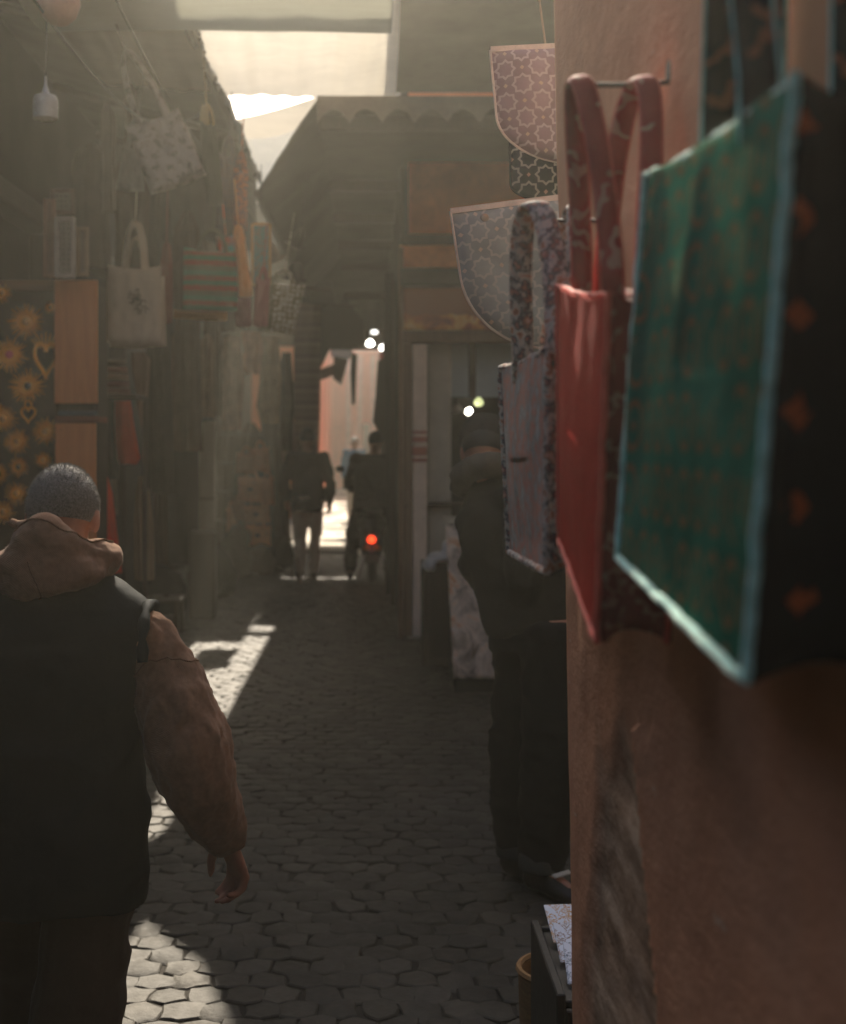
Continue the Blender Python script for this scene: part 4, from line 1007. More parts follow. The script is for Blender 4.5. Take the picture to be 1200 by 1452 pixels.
def heart(label, px, py, hw, hh, crown, mir):
    c = P(px, py, BD); s = BD / F
    t = thing('heart_mirror', label, 'mirror', (c.x, BD, c.z), 'gilded mirrors on the dark board')
    hp = lambda a: (hw * s * math.sin(a) ** 3, hh * s * (13 * math.cos(a) - 5 * math.cos(2 * a) - 2 * math.cos(3 * a) - math.cos(4 * a) + 2.5) / 15)
    pts = [Vector((hp(2 * math.pi * k / 40)[0], -.012, hp(2 * math.pi * k / 40)[1])) for k in range(41)]
    build('frame', MB().tube(pts, hw * s * .17, 8, True), gold, t, True, False)
    build('mirror', MB().prism([hp(2 * math.pi * k / 40) for k in range(40)], (0, .008, 0), (0, -.010, 0)), mir, t, False, False)
    if crown:
        mb = MB()
        for k in range(9):
            x = (k - 4) / 4; d = Vector((x * .75, 0, 1)).normalized(); q = Vector((x * hw * s * .72, -.012, hh * s * .72))
            mb.tube([q, q + d * hh * s * (.85 - .25 * abs(x))], [hw * s * .085, hw * s * .045], 6)
        build('rays', mb, gold, t, True, False)
    else:
        build('ring', MB().tube([(5 * s * math.cos(k * .524), -.012, hh * s * .95 + 5 * s + 5 * s * math.sin(k * .524)) for k in range(13)], 1.6 * s, 6), gold, t, True, False)
heart('tall gilded heart mirror crowned with rays at the plank edge', 66, 512, 16, 26, True, mir_dark)
heart('little gilded heart mirror hanging under the black centred sun', 41, 589, 10, 11, False, mir_dark)

# light planks beside the board: a narrow cabinet seen on its edge
cab = thing('plank_cabinet', 'narrow cabinet of light pine planks with a blue edged shelf, behind the grey haired man', 'cabinet', P(108, 900, BD))
pine = wood('pine', (.46, .165, .055), (.66, .27, .10), 2, 7, .55)
def mk_cab():
    D = BD - .06
    def pl(n, x0, y0, x1, y1, dep, m, d0=D, bev=.004):
        a, b = P(x0, y0, d0), P(x1, y1, d0)
        build(n, MB().box(((a.x + b.x) / 2, d0 + dep / 2, (a.z + b.z) / 2), (abs(b.x - a.x), dep, abs(a.z - b.z)), bev=bev), m, cab)
    pl('door_panel', 77, 397, 138, 572, .028, pine); pl('door_panel', 78, 600, 136, 1000, .028, pine)
    pl('shelf', 78, 590, 138, 599, .30, M('shelf_red', (.17, .05, .03), .7), D + .002)
    pl('shelf_edge', 82, 582.5, 137, 589.5, .03, M('shelf_blue', (.06, .085, .11), .5), D - .004)
    pl('back_panel', 80, 400, 136, 1020, .03, dark_wood_m, D + .32)
    pl('side_panel', 134, 402, 138, 1020, .30, dark_wood_m, D + .035)
    a = P(85, 1000, D); build('base', MB().box((a.x + .1, D + .17, .06), (.24, .32, .12), bev=.004), dark_wood_m, cab)
mk_cab()

# folded stacks, garments, ropes right of the planks
stack_g = 'folded cloths stacked by the light planks'
sx = P(150, 556, 8.3)
tb = thing('shelf_unit', 'dark wooden shelf carrying the folded striped cloths', 'shelf', (sx.x + .04, 8.4, 0))
build('shelf_board', MB().box((sx.x + .05, 8.4, sx.z - .03), (.30, .34, .03), bev=.004), dark_wood_m, tb)
for dx in (-.10, .20): build('post', MB().box((sx.x + dx, 8.56, sx.z / 2), (.03, .03, sx.z - .04), bev=.004), dark_wood_m, tb)
cols = [('brown striped', (.16, .09, .07)), ('maroon', (.14, .06, .05)), ('tan striped', (.21, .13, .09)), ('dark rust', (.19, .085, .055)), ('grey brown', (.15, .12, .10))]
for k, (cn, cc) in enumerate(cols):
    z = sx.z - .015 + .045 * k; w = .125 - .006 * k
    mb = pillow(lambda v: -w, lambda v: w, lambda u: .042, lambda u: 0.0, .26, 10, 8, k + .5, .25, .004)
    o = build('folded_cloth', mb, kilim('fold_%d' % k, [cc, tuple(q * 1.6 for q in cc), tuple(q * .6 for q in cc)], .006), None, 'all', False); o.location = (sx.x + .02, 8.36, z)
    tag(o, '%s folded cloth, %s in the stack right of the light planks' % (cn, ('bottom one', 'second from the bottom', 'middle one', 'second from the top', 'top one')[k]), 'cloth', stack_g)
def hung(label, pts, D, m, t=.05, seed=1.0, name='garment', cat='garment', amp=.012, group='cloths hung along the left stalls', fold=7):
    """a hanging cloth: rows of (x left, x right, y) in photograph pixels give its outline"""
    rows = [(P(a, y, D), P(b, y, D)) for a, b, y in pts]; n = len(rows) - 1
    def at(v):
        q = min(n - 1e-6, v * n); i = int(q); f = q - i
        return rows[i][0].lerp(rows[i + 1][0], f), rows[i][1].lerp(rows[i + 1][1], f)
    def fn(sg):
        def f(u, v):
            l, r = at(v); p = l.lerp(r, u); e = (1 - abs(2 * u - 1) ** 5)
            return p + Vector((0, sg * t / 2 * e + amp * math.sin(u * fold + seed + .8 * math.sin(v * 3)) + amp * .6 * noise.noise(Vector((u * 5, v * 3, seed))), .006 * noise.noise(Vector((u * 6, v, seed)))))
        return f
    mb = MB(); mb.sheet(fn(-1), 20, 24); b = MB().sheet(fn(1), 20, 24); b.f = [tuple(reversed(q)) for q in b.f]; mb.merge(b)
    o = build(name, mb, m, None, 'all'); return tag(o, label, cat, group)
hung('scarlet cloth hanging in folds above the red strip beside the man', [(163, 184, 556), (162, 188, 590), (163, 194, 625), (166, 199, 650), (170, 194, 658)], 8.9, cloth('scarlet', (.50, .06, .03)), .06, 1.1)
hung('bright red strip of cloth hanging just right of the grey haired head', [(136, 150, 668), (140, 160, 700), (146, 166, 750), (152, 172, 800), (156, 173, 812)], 8.2, cloth('bright_red', (.60, .055, .03)), .04, 2.3)
hung('brown knitted scarf looped over a peg by the striped stack', [(186, 206, 500), (186, 214, 510), (190, 212, 540), (196, 208, 580), (200, 208, 604)], 9.2, cloth('knit_brown', (.18, .11, .08), bump=.6, weave=150), .06, 3.1, 'scarf', 'scarf')
hung('beige fringed rope hanging low right of the red strip', [(197, 203, 676), (193, 212, 700), (191, 217, 740), (190, 219, 790), (192, 218, 822)], 9.3, cloth('jute_rope', (.29, .22, .145), bump=.9, weave=90), .09, 4.2, 'rope_hank', 'rope', .02, fold=16)
hung('dark charcoal garment hanging behind the scarlet cloth', [(140, 166, 560), (138, 168, 620), (138, 170, 680)], 9.4, cloth('charcoal', (.05, .048, .045)), .05, 5.0)
hung('pale jacket edge hanging behind the red strip', [(148, 160, 640), (146, 166, 680), (150, 168, 730)], 9.6, cloth('pale_brown', (.17, .12, .09)), .05, 5.6)
hung('dark brown cloak hanging left of the tall carved plank', [(236, 276, 470), (232, 280, 560), (230, 282, 690), (232, 280, 800)], 12.4, cloth('dark_cloak', (.035, .03, .027)), .1, 6.4, amp=.03)
for k, (x0, x1, y0, y1, D, c, lab) in enumerate((
    (312, 345, 476, 610, 15.0, (.085, .05, .038), 'dark red brown rug hanging over the leather bags, leftmost of the rugs'),
    (342, 372, 462, 530, 15.6, (.17, .085, .06), 'dusty rust textile pinned up under the white ring patterned bag'),
    (366, 398, 478, 600, 15.8, (.12, .095, .06), 'olive brown rug hanging between the rust textile and the ribbed rug'),
    (396, 416, 500, 640, 16.4, (.05, .055, .048), 'dark green grey cloth hanging beside the ribbed rug'))):
    hung(lab, [(x0 + 4, x1 - 3, y0), (x0, x1 - 1, y0 * .8 + y1 * .2), (x0 + 3, x1 + 2, (y0 + y1) / 2), (x0 - 2, x1 - 1, y0 * .2 + y1 * .8), (x0 + 4, x1 - 2, y1)], D, cloth('rug_%d' % k, (c[0] * 2.0, c[1] * 1.5, c[2] * 1.2), .95, .6, 9, bump=.5, weave=120), .09, 7 + k, 'rug', 'rug', .04, fold=9)
hung('tall ribbed red brown rug hanging above the man in the dark jacket', [(420, 456, 430), (417, 455, 500), (416, 454, 580), (420, 452, 650)], 17.2, kilim('ribbed_rug', [(.15, .075, .052), (.19, .11, .08), (.13, .06, .045), (.16, .085, .06)], .05), .07, 12, 'rug', 'rug', .015)
hung('pink and white scarf hanging behind the man in the dark jacket', [(398, 418, 596), (396, 420, 630), (400, 424, 668)], 17.0, cloth('pinkish', (.22, .12, .11)), .05, 13, 'scarf', 'scarf')
for k, (x0, x1, y0, y1, D, c, lab) in enumerate((  # the cloths behind totes, rack and walker are added to imitate deep shade
    (100, 160, 205, 380, 9.6, (.030, .027, .022), 'black brown cloth added for the dark shade behind the cream totes'),
    (158, 214, 215, 480, 10.2, (.045, .036, .028), 'dark brown cloth added for the shade right behind the cream totes'),
    (205, 246, 250, 700, 10.8, (.024, .024, .022), 'long black cloak hanging left of the striped kilim tote'),
    (244, 288, 300, 640, 11.6, (.048, .035, .027), 'dark tobacco djellaba hanging behind the striped kilim tote'),
    (286, 316, 300, 590, 12.6, (.06, .046, .034), 'dull brown djellaba hanging above the tall weathered plank'),
    (310, 350, 300, 470, 13.4, (.03, .03, .027), 'black shawl hanging behind the orange leather pouch'),
    (346, 388, 380, 470, 14.2, (.05, .04, .03), 'dark brown shawl hanging behind the rose pouch'),
    (176, 198, 120, 250, 8.4, (.05, .045, .035), 'slim grey brown bag strip hanging above the small grey pouch'),
    (140, 166, 150, 300, 8.0, (.036, .033, .028), 'slim black strip of cloth hanging left of the small grey pouch'),
    (372, 412, 560, 770, 18.2, (.03, .026, .022), 'dark cloth added for the shade between the leather bags and the walking man'),
    (306, 340, 590, 800, 17.0, (.035, .027, .020), 'dark brown cloth added for the shade behind the left end of the leather bags'),
    (336, 376, 600, 790, 17.1, (.04, .028, .02), 'dark russet cloth added for the shade behind the middle of the leather bags'),
    (240, 262, 470, 560, 12.0, (.085, .055, .038), 'small rust jacket hanging under the flat orange pouch'),
    (264, 284, 480, 580, 12.1, (.07, .06, .042), 'small olive jacket hanging under the striped kilim tote'),
    (284, 306, 474, 592, 12.0, (.10, .065, .042), 'tan waistcoat hanging just above the tall weathered plank'),
    (216, 240, 600, 800, 11.0, (.035, .026, .020), 'dark brown robe hanging near the ground behind the fringed rope'))):
    w_ = x1 - x0; h_ = y1 - y0
    hung(lab, [(x0 + w_ * .38, x1 - w_ * .38, y0), (x0 + w_ * .1, x1 - w_ * .12, y0 + h_ * .07), (x0, x1, y0 + h_ * .2), (x0 + w_ * .1, x1 - w_ * .08, y0 + h_ * .45), (x0 + w_ * .04, x1 - w_ * .03, y0 + h_ * .8), (x0 + w_ * .08, x1, y1)], D, cloth('drape_%d' % k, (c[0] * 1.7, c[1] * 1.35, c[2] * 1.1), .95, .5, 7, bump=.4, weave=160), .09, 31 + k * 1.7, 'garment', 'garment', .035, fold=11)
# carved plank
a_, b_ = P(283, 598, 12.2), P(305, 750, 12.2)
pt = thing('carved_plank', 'tall pale weathered plank leaning upright among the dark goods', 'plank', ((a_.x + b_.x) / 2, 12.2, 0))
build('board', MB().box(((a_.x + b_.x) / 2, 12.2, (a_.z + b_.z) / 2), (b_.x - a_.x, .03, a_.z - b_.z), bev=.006), wood('grey_plank', (.20, .175, .13), (.32, .285, .22), 2), pt)
build('foot', MB().box(((a_.x + b_.x) / 2 - .04, 12.2, b_.z / 2 - .006), (.24, .20, b_.z - .012), bev=.02), dark_wood_m, pt)
build('moulding', MB().box(((a_.x + b_.x) / 2, 12.178, b_.z + .28), (b_.x - a_.x, .012, .03), bev=.004), wood('grey_plank2', (.12, .10, .08), (.2, .17, .14), 0), pt)
# leather bags heaped on a rack
rack = thing('bag_rack', 'dark wooden rack carrying brown leather bags on the left', 'rack', (-1.62, 16.6, 0))
for x in (-1.92, -1.30): build('upright', MB().box((x, 16.75, 1.0), (.04, .04, 2.0), bev=.006), dark_wood_m, rack)
for z in (.18, .62, .98, 1.34, 1.7): build('shelf_board', MB().box((-1.61, 16.7, z), (.60, .34, .025), bev=.004), dark_wood_m, rack)
lg = 'brown leather bags on the rack'
for k, (x0, y0, x1, y1, c, lab) in enumerate((
    (334, 642, 362, 672, (.13, .075, .05), 'dark tan leather bag, left on the highest shelf of the rack'),
    (358, 634, 384, 668, (.20, .11, .065), 'russet leather bag, right on the highest shelf of the rack'),
    (336, 676, 374, 712, (.24, .15, .10), 'pale pinkish leather satchel with flap on the rack'),
    (372, 676, 390, 716, (.19, .10, .06), 'narrow upright reddish bag beside the pale satchel'),
    (346, 716, 384, 742, (.21, .145, .095), 'wide beige leather bag under the pale satchel'),
    (328, 708, 348, 738, (.13, .085, .055), 'small brown pouch left of the wide beige bag'),
    (348, 744, 384, 774, (.30, .165, .08), 'ochre leather bag with dark clasp low on the rack'),
    (322, 720, 338, 770, (.22, .16, .10), 'slim cream leather bag standing left of the ochre bag'))):
    D = 16.35
    def clasp(root, W, Hh, c=c):
        build('flap', MB().sheet(lambda u, v: (-W * .96 + 1.92 * W * u, -.10 - .012 * math.sin(math.pi * v), Hh * (1 - .5 * v * (1 - .35 * abs(2 * u - 1)))), 10, 6, .006), M('leather_%s' % k, (c[0] * 2.2, c[1] * 1.4, c[2] * 1.0), .6, .3, 10), root, True, False)
        build('clasp', MB().box((0, -.125, Hh * .52), (.05, .012, .035), bev=.003), blk, root, True, False)
    bag(lab, x0, y0, x1, y1, D, M('leather_%d' % k, (c[0] * 2.7, c[1] * 1.8, c[2] * 1.25), .6, .35, 8, .4, 40), 8, None, .05, random.Random(k).uniform(-4, 4), 0, .18, 20 + k, lg, 'leather_bag', 'leather bag', .01, extra=clasp if k in (2, 4, 6) else None)
# low goods on the ground
def sack(label, x, y, D, w, h, c, seed, lean=0):
    p = P(x, y, D); p.z = 0
    me = solid(MB().ell((0, 0, h * .40), (w, w * .8, h * .42)).ell((lean * .4, 0, h * .72), (w * .78, w * .62, h * .3)).ell((0, 0, .08), (w * .95, w * .78, .08)), .025, 4)
    wrinkle(me, .04, 5, (1, 1, .6), seed); lo = min(v.co.z for v in me.vertices); me.transform(Matrix.Translation((0, 0, -lo)))
    o = link_mesh('sack', me, cloth('sack_%d' % seed, c, bump=.5, weave=150), None, True, False); o.location = p
    tag(o, label, 'sack', 'sacks on the ground by the left stalls')
sack('olive canvas sack slumped on the ground before the leather bags', 334, 800, 15.6, .20, .62, (.10, .09, .06), 1, .1)
sack('dark sack beside the foot of the carved plank', 300, 822, 13.6, .26, .50, (.035, .033, .03), 2)
sack('black sack leaning by the wall under the rope', 232, 848, 12.2, .22, .46, (.02, .021, .022), 3)
sack('small brown sack under the rack of leather bags', 372, 800, 16.0, .17, .36, (.075, .05, .036), 4)
sack('dark round bundle beside the walking man', 400, 800, 16.9, .16, .40, (.03, .028, .026), 5)
def crate():
    p = P(222, 850, 11.2); p.z = 0
    t = thing('low_table', 'low dark table with small shiny things by the left stalls', 'table', p)
    build('top', MB().box((p.x, p.y, .30), (.44, .4, .025), bev=.006), dark_wood_m, t)
    for sx in (-1, 1):
        for sy in (-1, 1): build('leg', MB().box((p.x + sx * .19, p.y + sy * .17, .143), (.035, .035, .286), bev=.004), dark_wood_m, t)
    for k, (dx, dy, r, lab) in enumerate(((-.05, -.08, .045, 'small silver bowl at the front of the low dark table'), (.08, .02, .035, 'smaller silver bowl behind on the low dark table'))):
        q = thing('metal_bowl', lab, 'bowl', (p.x + dx, p.y + dy, .313), 'bowls on the low table')
        build('bowl', MB().lathe([(.0001, 0), (r * .5, 0), (r, r * .7), (r * .93, r * .72), (r * .45, r * .12), (.0001, r * .1)], 18), M('bright_tin', (.7, .7, .68), .2, .1, 10, .05, metal=.95), q, True, False)
crate()
# leaning sticks
for k, (p0, p1, lab) in enumerate(((P(394, 612, 16.4), P(402, 690, 16.2), 'dark stick leaning above the walking man\'s elbow'), (P(404, 640, 16.9), P(417, 748, 15.9), 'pale stick slanting past the walking man\'s hip'))):
    p1 = Vector((p1.x, p1.y, p1.z)); d = (p1 - p0).normalized(); foot = p0 + d * (p0.z / -d.z)
    tag(build('stick', MB().tube([p0, foot], .018, 8), wood('stick_%d' % k, ((.05, .035, .025), (.30, .22, .14))[k], ((.09, .06, .04), (.42, .32, .22))[k], 2)), lab, 'stick')

# cloth flaps and hanging goods deep in the lane
def flap(label, poly, D, m, name='hanging_cloth', cat='cloth', th=.03):
    pts = [P(x, y, D) for x, y in poly]; c = sum(pts, Vector()) / len(pts)
    mb = MB().prism([(p.x - c.x, p.z - c.z) for p in pts], (0, th, 0), c)
    tag(build(name, mb, m, None, False), label, cat, 'cloths hung deep in the lane')
rustc = cloth('rust_flag', (.14, .065, .045)); brn = cloth('brown_flag', (.10, .062, .045)); blkc = cloth('black_flag', (.025, .023, .02))
flap('brown pointed cloth hanging lowest against the sunny wall', [(474, 505), (494, 509), (489, 528), (484, 546), (472, 536)], 20.5, brn)
flap('small rust cloth left of the brown pointed cloth', [(450, 525), (474, 516), (476, 530), (464, 536), (452, 540)], 21, rustc)
flap('long narrow dark cloth hanging right of the brown pointed cloth', [(498, 500), (507, 503), (505, 540), (504, 572), (499, 574), (497, 530)], 22, blkc)
flap('black bundle of cloth under the roof, above the sunlit awning corner', [(452, 440), (492, 425), (515, 455), (518, 484), (500, 496), (468, 494), (455, 520), (444, 505)], 19.5, blkc, th=.15)
flap('dark cloth hanging over the lane left of the black bundle', [(430, 400), (470, 398), (476, 430), (450, 445), (438, 470), (426, 455)], 18.5, cloth('dark_flag2', (.045, .04, .034)), th=.08)
flap('bright sunlit corner of an awning deep in the lane', [(469, 494), (498, 492), (500, 502), (496, 509), (470, 506)], 26.2, cloth('lit_awning', (.62, .52, .42)), 'awning', 'awning')
flap('small red cloth strip below the lowest lamp', [(538, 501), (548, 501), (547, 519), (539, 520)], 20, cloth('red_flag', (.30, .05, .04)))
flap('tall dark garment hanging on the right wall deep in the lane', [(536, 512), (549, 505), (549, 640), (540, 618), (529, 598), (533, 560)], 17.5, blkc, 'garment', 'garment', .12)
flap('dark coat hanging on the right wall nearer than the garment', [(546, 420), (562, 415), (562, 560), (553, 580), (546, 540)], 13.2, cloth('dark_coat', (.03, .028, .026)), 'garment', 'garment', .12)
for k, (x0, x1, y, D) in enumerate(((395, 470, 405, 13.6), (430, 510, 428, 16))):
    tag(build('hanging_rod', MB().tube([P(x0, y, D), P(x1, y + 6, D)], .014, 8), dark_wood_m), ('dark rod under the roof above the white ring patterned bag', 'dark rod across the lane carrying the cloth bundle')[k], 'rod')

# ------------------------------------------------------------------ people
skin_m = M('skin', (.36, .17, .115), .55, .15, 12, .15, 120)
def frame_of(d, up):
    d = d.normalized(); s = d.cross(up); s = s.normalized() if s.length > 1e-6 else d.orthogonal().normalized()
    return d, s, s.cross(d)
def hand(mb, wrist, d, palm, side, k=1.0, curl=(35, 40, 25), n=8, spread=1.0):
    """palm and five fingers; d along the fingers, palm = palm normal, side = towards the thumb"""
    d = d.normalized(); palm = (palm - d * palm.dot(d)).normalized(); side = (side - d * side.dot(d) - palm * side.dot(palm)).normalized()
    L = .092 * k
    mb.tube([wrist - d * .02 * k, wrist + d * .015 * k, wrist + d * L * .55, wrist + d * L * .95], [(.027 * k, .021 * k), (.030 * k, .018 * k), (.041 * k, .016 * k), (.040 * k, .013 * k)], 12, True, side)
    for i, (off, ln) in enumerate(((.031, .074), (.011, .083), (-.010, .077), (-.030, .060))):
        p = wrist + d * (L * (.93 if i in (1, 2) else .86)) + side * off * k; ang = 0; pts = [p - d * .025 * k, p]; rad = [.0095 * k, .0095 * k]
        for seg, f in enumerate((.45, .30, .25)):
            ang += R(curl[seg] * (1 + .15 * (i - 1.2)))
            dd = d * math.cos(ang) + palm * math.sin(ang) + side * off * .9 * spread
            p = p + dd.normalized() * ln * f * k; pts.append(p); rad.append((.0088, .0080, .0068)[seg] * k)
        mb.tube(pts, rad, n); mb.ell(pts[-1], (.0068 * k,) * 3, 8, 6)
    b = wrist + d * .025 * k + side * .028 * k; t1 = b + (d * .55 + side * .65 + palm * .35).normalized() * .042 * k
    t2 = t1 + (d * .85 + side * .25 + palm * .4).normalized() * .032 * k; t3 = t2 + (d * .95 - side * .02 + palm * .35).normalized() * .026 * k
    mb.tube([b - side * .015 * k, b, t1, t2, t3], [.012 * k, .014 * k, .0115 * k, .0100 * k, .0075 * k], n); mb.ell(t3, (.0075 * k,) * 3, 8, 6)

def joints(k):
    J = dict(head=(0, .02, 1.62), neck=(0, -.01, 1.47), chest=(0, 0, 1.30), pelvis=(0, 0, .97))
    for s, n in ((-1, 'L'), (1, 'R')):
        J['sh' + n] = (s * .185, -.01, 1.42); J['el' + n] = (s * .235, -.03, 1.13); J['wr' + n] = (s * .245, .05, .89)
        J['hip' + n] = (s * .09, 0, .93); J['kn' + n] = (s * .10, .02, .50); J['an' + n] = (s * .10, -.01, .085)
    return {a: Vector(b) * k for a, b in J.items()}
def person(label, base, height, yaw, J=None, voxel=.012, mats=None, jacket=None, hem=.82, hair=True, sleeve=.058, leg=(.085, .062, .055), fold=.012, torso_s=1.0, hands=True, head_yaw=0, head_pitch=0, cap=None, group='people in the alley', cuff=None, hair_k=1.0, no_jacket_arms=False, hand_curl=(35, 40, 25), strands=0, foot=(0, 1), hand_k=1.04):
    k = height / 1.75; D = joints(k)
    for a, b in (J or {}).items(): D[a] = Vector(b)
    Rz = Matrix.Rotation(R(yaw), 4, 'Z'); T = Matrix.Translation(Vector(base)) @ Rz
    J = D; mb = MB(); V = Vector; fwd = V((0, 1, 0)); mats = mats or {}
    # body (skin), one surface
    hd = J['head']; Hr = Matrix.Rotation(R(head_yaw), 4, 'Z') @ Matrix.Rotation(R(-head_pitch), 4, 'X')
    hp = lambda x, y, z: hd + (Hr @ V((x, y, z))) * k
    H3 = Hr.to_3x3()
    mb.ell(hp(0, -.008, .025), (.076 * k, .096 * k, .098 * k), 20, 14, H3); mb.ell(hp(0, .022, -.045), (.058 * k, .070 * k, .078 * k), 16, 12, H3)
    mb.tube([hp(0, .095, .022), hp(0, .112, -.012), hp(0, .098, -.028)], [.011 * k, .015 * k, .012 * k], 8)
    mb.ell(hp(0, .086, -.062), (.026 * k, .012 * k, .010 * k), 10, 6, H3); mb.ell(hp(0, .080, .035), (.058 * k, .016 * k, .012 * k), 12, 6, H3); mb.ell(hp(0, .082, -.098), (.026 * k, .018 * k, .018 * k), 10, 6, H3)
    for s in (-1, 1):
        mb.ell(hp(s * .080, -.008, -.005), (.011 * k, .022 * k, .033 * k), 10, 8, H3)
    mb.tube([hp(0, -.02, -.02), J['neck'], J['chest'].lerp(J['neck'], .6)], [.060 * k, .058 * k, .075 * k], 14)
    up = (J['neck'] - J['pelvis']).normalized()
    mb.tube([J['pelvis'] - up * .08 * k, J['pelvis'], J['pelvis'].lerp(J['chest'], .5), J['chest'], J['chest'].lerp(J['neck'], .55), J['neck'] - up * .02 * k],
            [(.12 * k, .085 * k), (.145 * k, .10 * k), (.13 * k, .09 * k), (.155 * k, .10 * k), (.15 * k, .08 * k), (.06 * k, .05 * k)], 18, True, (1, 0, 0))
    for s in 'LR':
        mb.ell(J['sh' + s], (.055 * k,) * 3, 10, 8)
        mb.tube([J['chest'].lerp(J['neck'], .5), J['sh' + s], J['sh' + s].lerp(J['el' + s], .5), J['el' + s], J['el' + s].lerp(J['wr' + s], .35), J['wr' + s]], [.06 * k, .048 * k, .043 * k, .036 * k, .037 * k, .025 * k], 12)
        mb.tube([J['hip' + s] + V((0, 0, .04)), J['hip' + s].lerp(J['kn' + s], .35), J['kn' + s], J['kn' + s].lerp(J['an' + s], .3), J['an' + s]], [.080 * k, .075 * k, .053 * k, .054 * k, .035 * k], 12)
        Fd = V((foot[0], foot[1], 0)).normalized()
        mb.tube([J['an' + s] - Fd * .04 * k + V((0, 0, -.035 * k)), J['an' + s] + Fd * .06 * k + V((0, 0, -.045 * k)), J['an' + s] + Fd * .15 * k + V((0, 0, -.06 * k))], [.034 * k, .034 * k, .022 * k], 10)
        if hands:
            d = (J['wr' + s] - J['el' + s]); sg = -1 if s == 'L' else 1
            hand(mb, J['wr' + s], d + V((0, .02, -.05)), V((-sg * .8, -.55, 0)), V((-sg * .55, .8, 0)), k * hand_k, hand_curl)
    mb.xf(T); me = solid(mb, voxel, 2)
    root = link_mesh('person', me, skin_m, None, 'all', True, Vector(base)); tag(root, label, 'person', group)
    def child(name, m, mat, wr=0, fr=6, st=(1, 1, 1), sd=1, sm=4, vx=None):
        m.xf(T); q = solid(m, vx or voxel * 1.15, sm)
        if wr: wrinkle(q, wr, fr, st, sd)
        return link_mesh(name, q, mat, root, 'all')
    # eyes
    for s in (-1, 1):
        e = MB().ell(hp(s * .031, .074, .018), (.013 * k,) * 3, 10, 8); e.xf(T); build('eye', e, M('eye_white', (.5, .47, .43), .2, .1), root)
    # hair: cap of the skull
    if hair:
        h = MB(); pts = []
        def hs(u, v):
            ph = 2 * math.pi * u; th = v * R(112)
            front = max(0, math.cos(ph - math.pi / 2)); th = th * (1 - .36 * front ** 1.5)
            d = V((math.cos(ph) * math.sin(th), math.sin(ph) * math.sin(th), math.cos(th)))
            g = (.009 * hair_k) * (1 - .8 * v ** 6); j = .0022 * noise.noise(V((d.x * 40, d.y * 40, d.z * 40)))
            return hp(*(V((d.x * (.078 + g), -.008 + d.y * (.098 + g), .025 + d.z * (.100 + g))) + d * j))
        h.sheet(hs, 48, 26)
        if strands:
            rn = random.Random(11)
            for _ in range(strands):
                u, vv = rn.random(), math.sqrt(rn.random()) * .97
                p = hs(u, vv); n_ = (p - hp(0, -.008, .025)).normalized()
                dr = (n_ + V((rn.uniform(-.5, .5), rn.uniform(-.5, .5), rn.uniform(-.6, .2)))).normalized(); ln = rn.uniform(.004, .009)
                w_ = dr.cross(V((rn.uniform(-1, 1), rn.uniform(-1, 1), rn.uniform(-1, 1)))).normalized() * .0006
                p = p - n_ * .001
                h.add([p - w_, p + w_, p + dr * ln], [(0, 1, 2)])
        h.xf(T)
        build('hair', h, mats.get('hair'), root, 'all')
    if cap: cap(root, hp, T)
    # jacket
    if jacket:
        jb = MB(); pe, ch, ne = J['pelvis'], J['chest'], J['neck']; s_ = torso_s * k
        hz = hem * k
        lowp = pe + (pe - ch).normalized() * max(0, pe.z - hz)
        if callable(jacket): jacket(jb, J, k)
        else:
            jb.tube([lowp, lowp.lerp(pe, .5), pe.lerp(ch, .35), ch, ch.lerp(ne, .45), ch.lerp(ne, .78), ne + (ne - ch).normalized() * .01],
                    [(.185 * s_, .135 * s_), (.19 * s_, .14 * s_), (.185 * s_, .13 * s_), (.195 * s_, .135 * s_), (.185 * s_, .115 * s_), (.12 * s_, .09 * s_), (.072 * s_, .072 * s_)], 22, True, (1, 0, 0))
        if not no_jacket_arms:
            for s in 'LR':
                sh, el, wr_ = J['sh' + s], J['el' + s], J['wr' + s]
                jb.tube([ch.lerp(ne, .5), sh, sh.lerp(el, .4), el, el.lerp(wr_, .5), wr_ + (wr_ - el).normalized() * .01], [sleeve * 1.25 * k, sleeve * 1.18 * k, sleeve * 1.12 * k, sleeve * k, sleeve * .92 * k, sleeve * .68 * k], 14)
                jb.ell(sh, (sleeve * 1.2 * k,) * 3, 12, 8)
        child('jacket', jb, mats['jacket'], fold, 7, (1, 1, 1.2), 3)
    # trousers
    tb = MB(); pe = J['pelvis']
    tb.tube([pe + V((0, 0, .06)) * k, pe, pe + V((0, 0, -.12)) * k], [(.15 * k, .11 * k), (.165 * k, .125 * k), (.16 * k, .12 * k)], 20, True, (1, 0, 0))
    for s in 'LR':
        hi, kn, an = J['hip' + s], J['kn' + s], J['an' + s]
        tb.tube([hi + V((0, 0, .03)), hi.lerp(kn, .4), kn, kn.lerp(an, .5), an + V((0, 0, -.01 * k))], [leg[0] * 1.12 * k, leg[0] * k, leg[1] * 1.08 * k, leg[1] * k, leg[2] * k], 16)
    child('trousers', tb, mats['trousers'], fold * 1.1, 6, (1, 1, 1.6), 8)
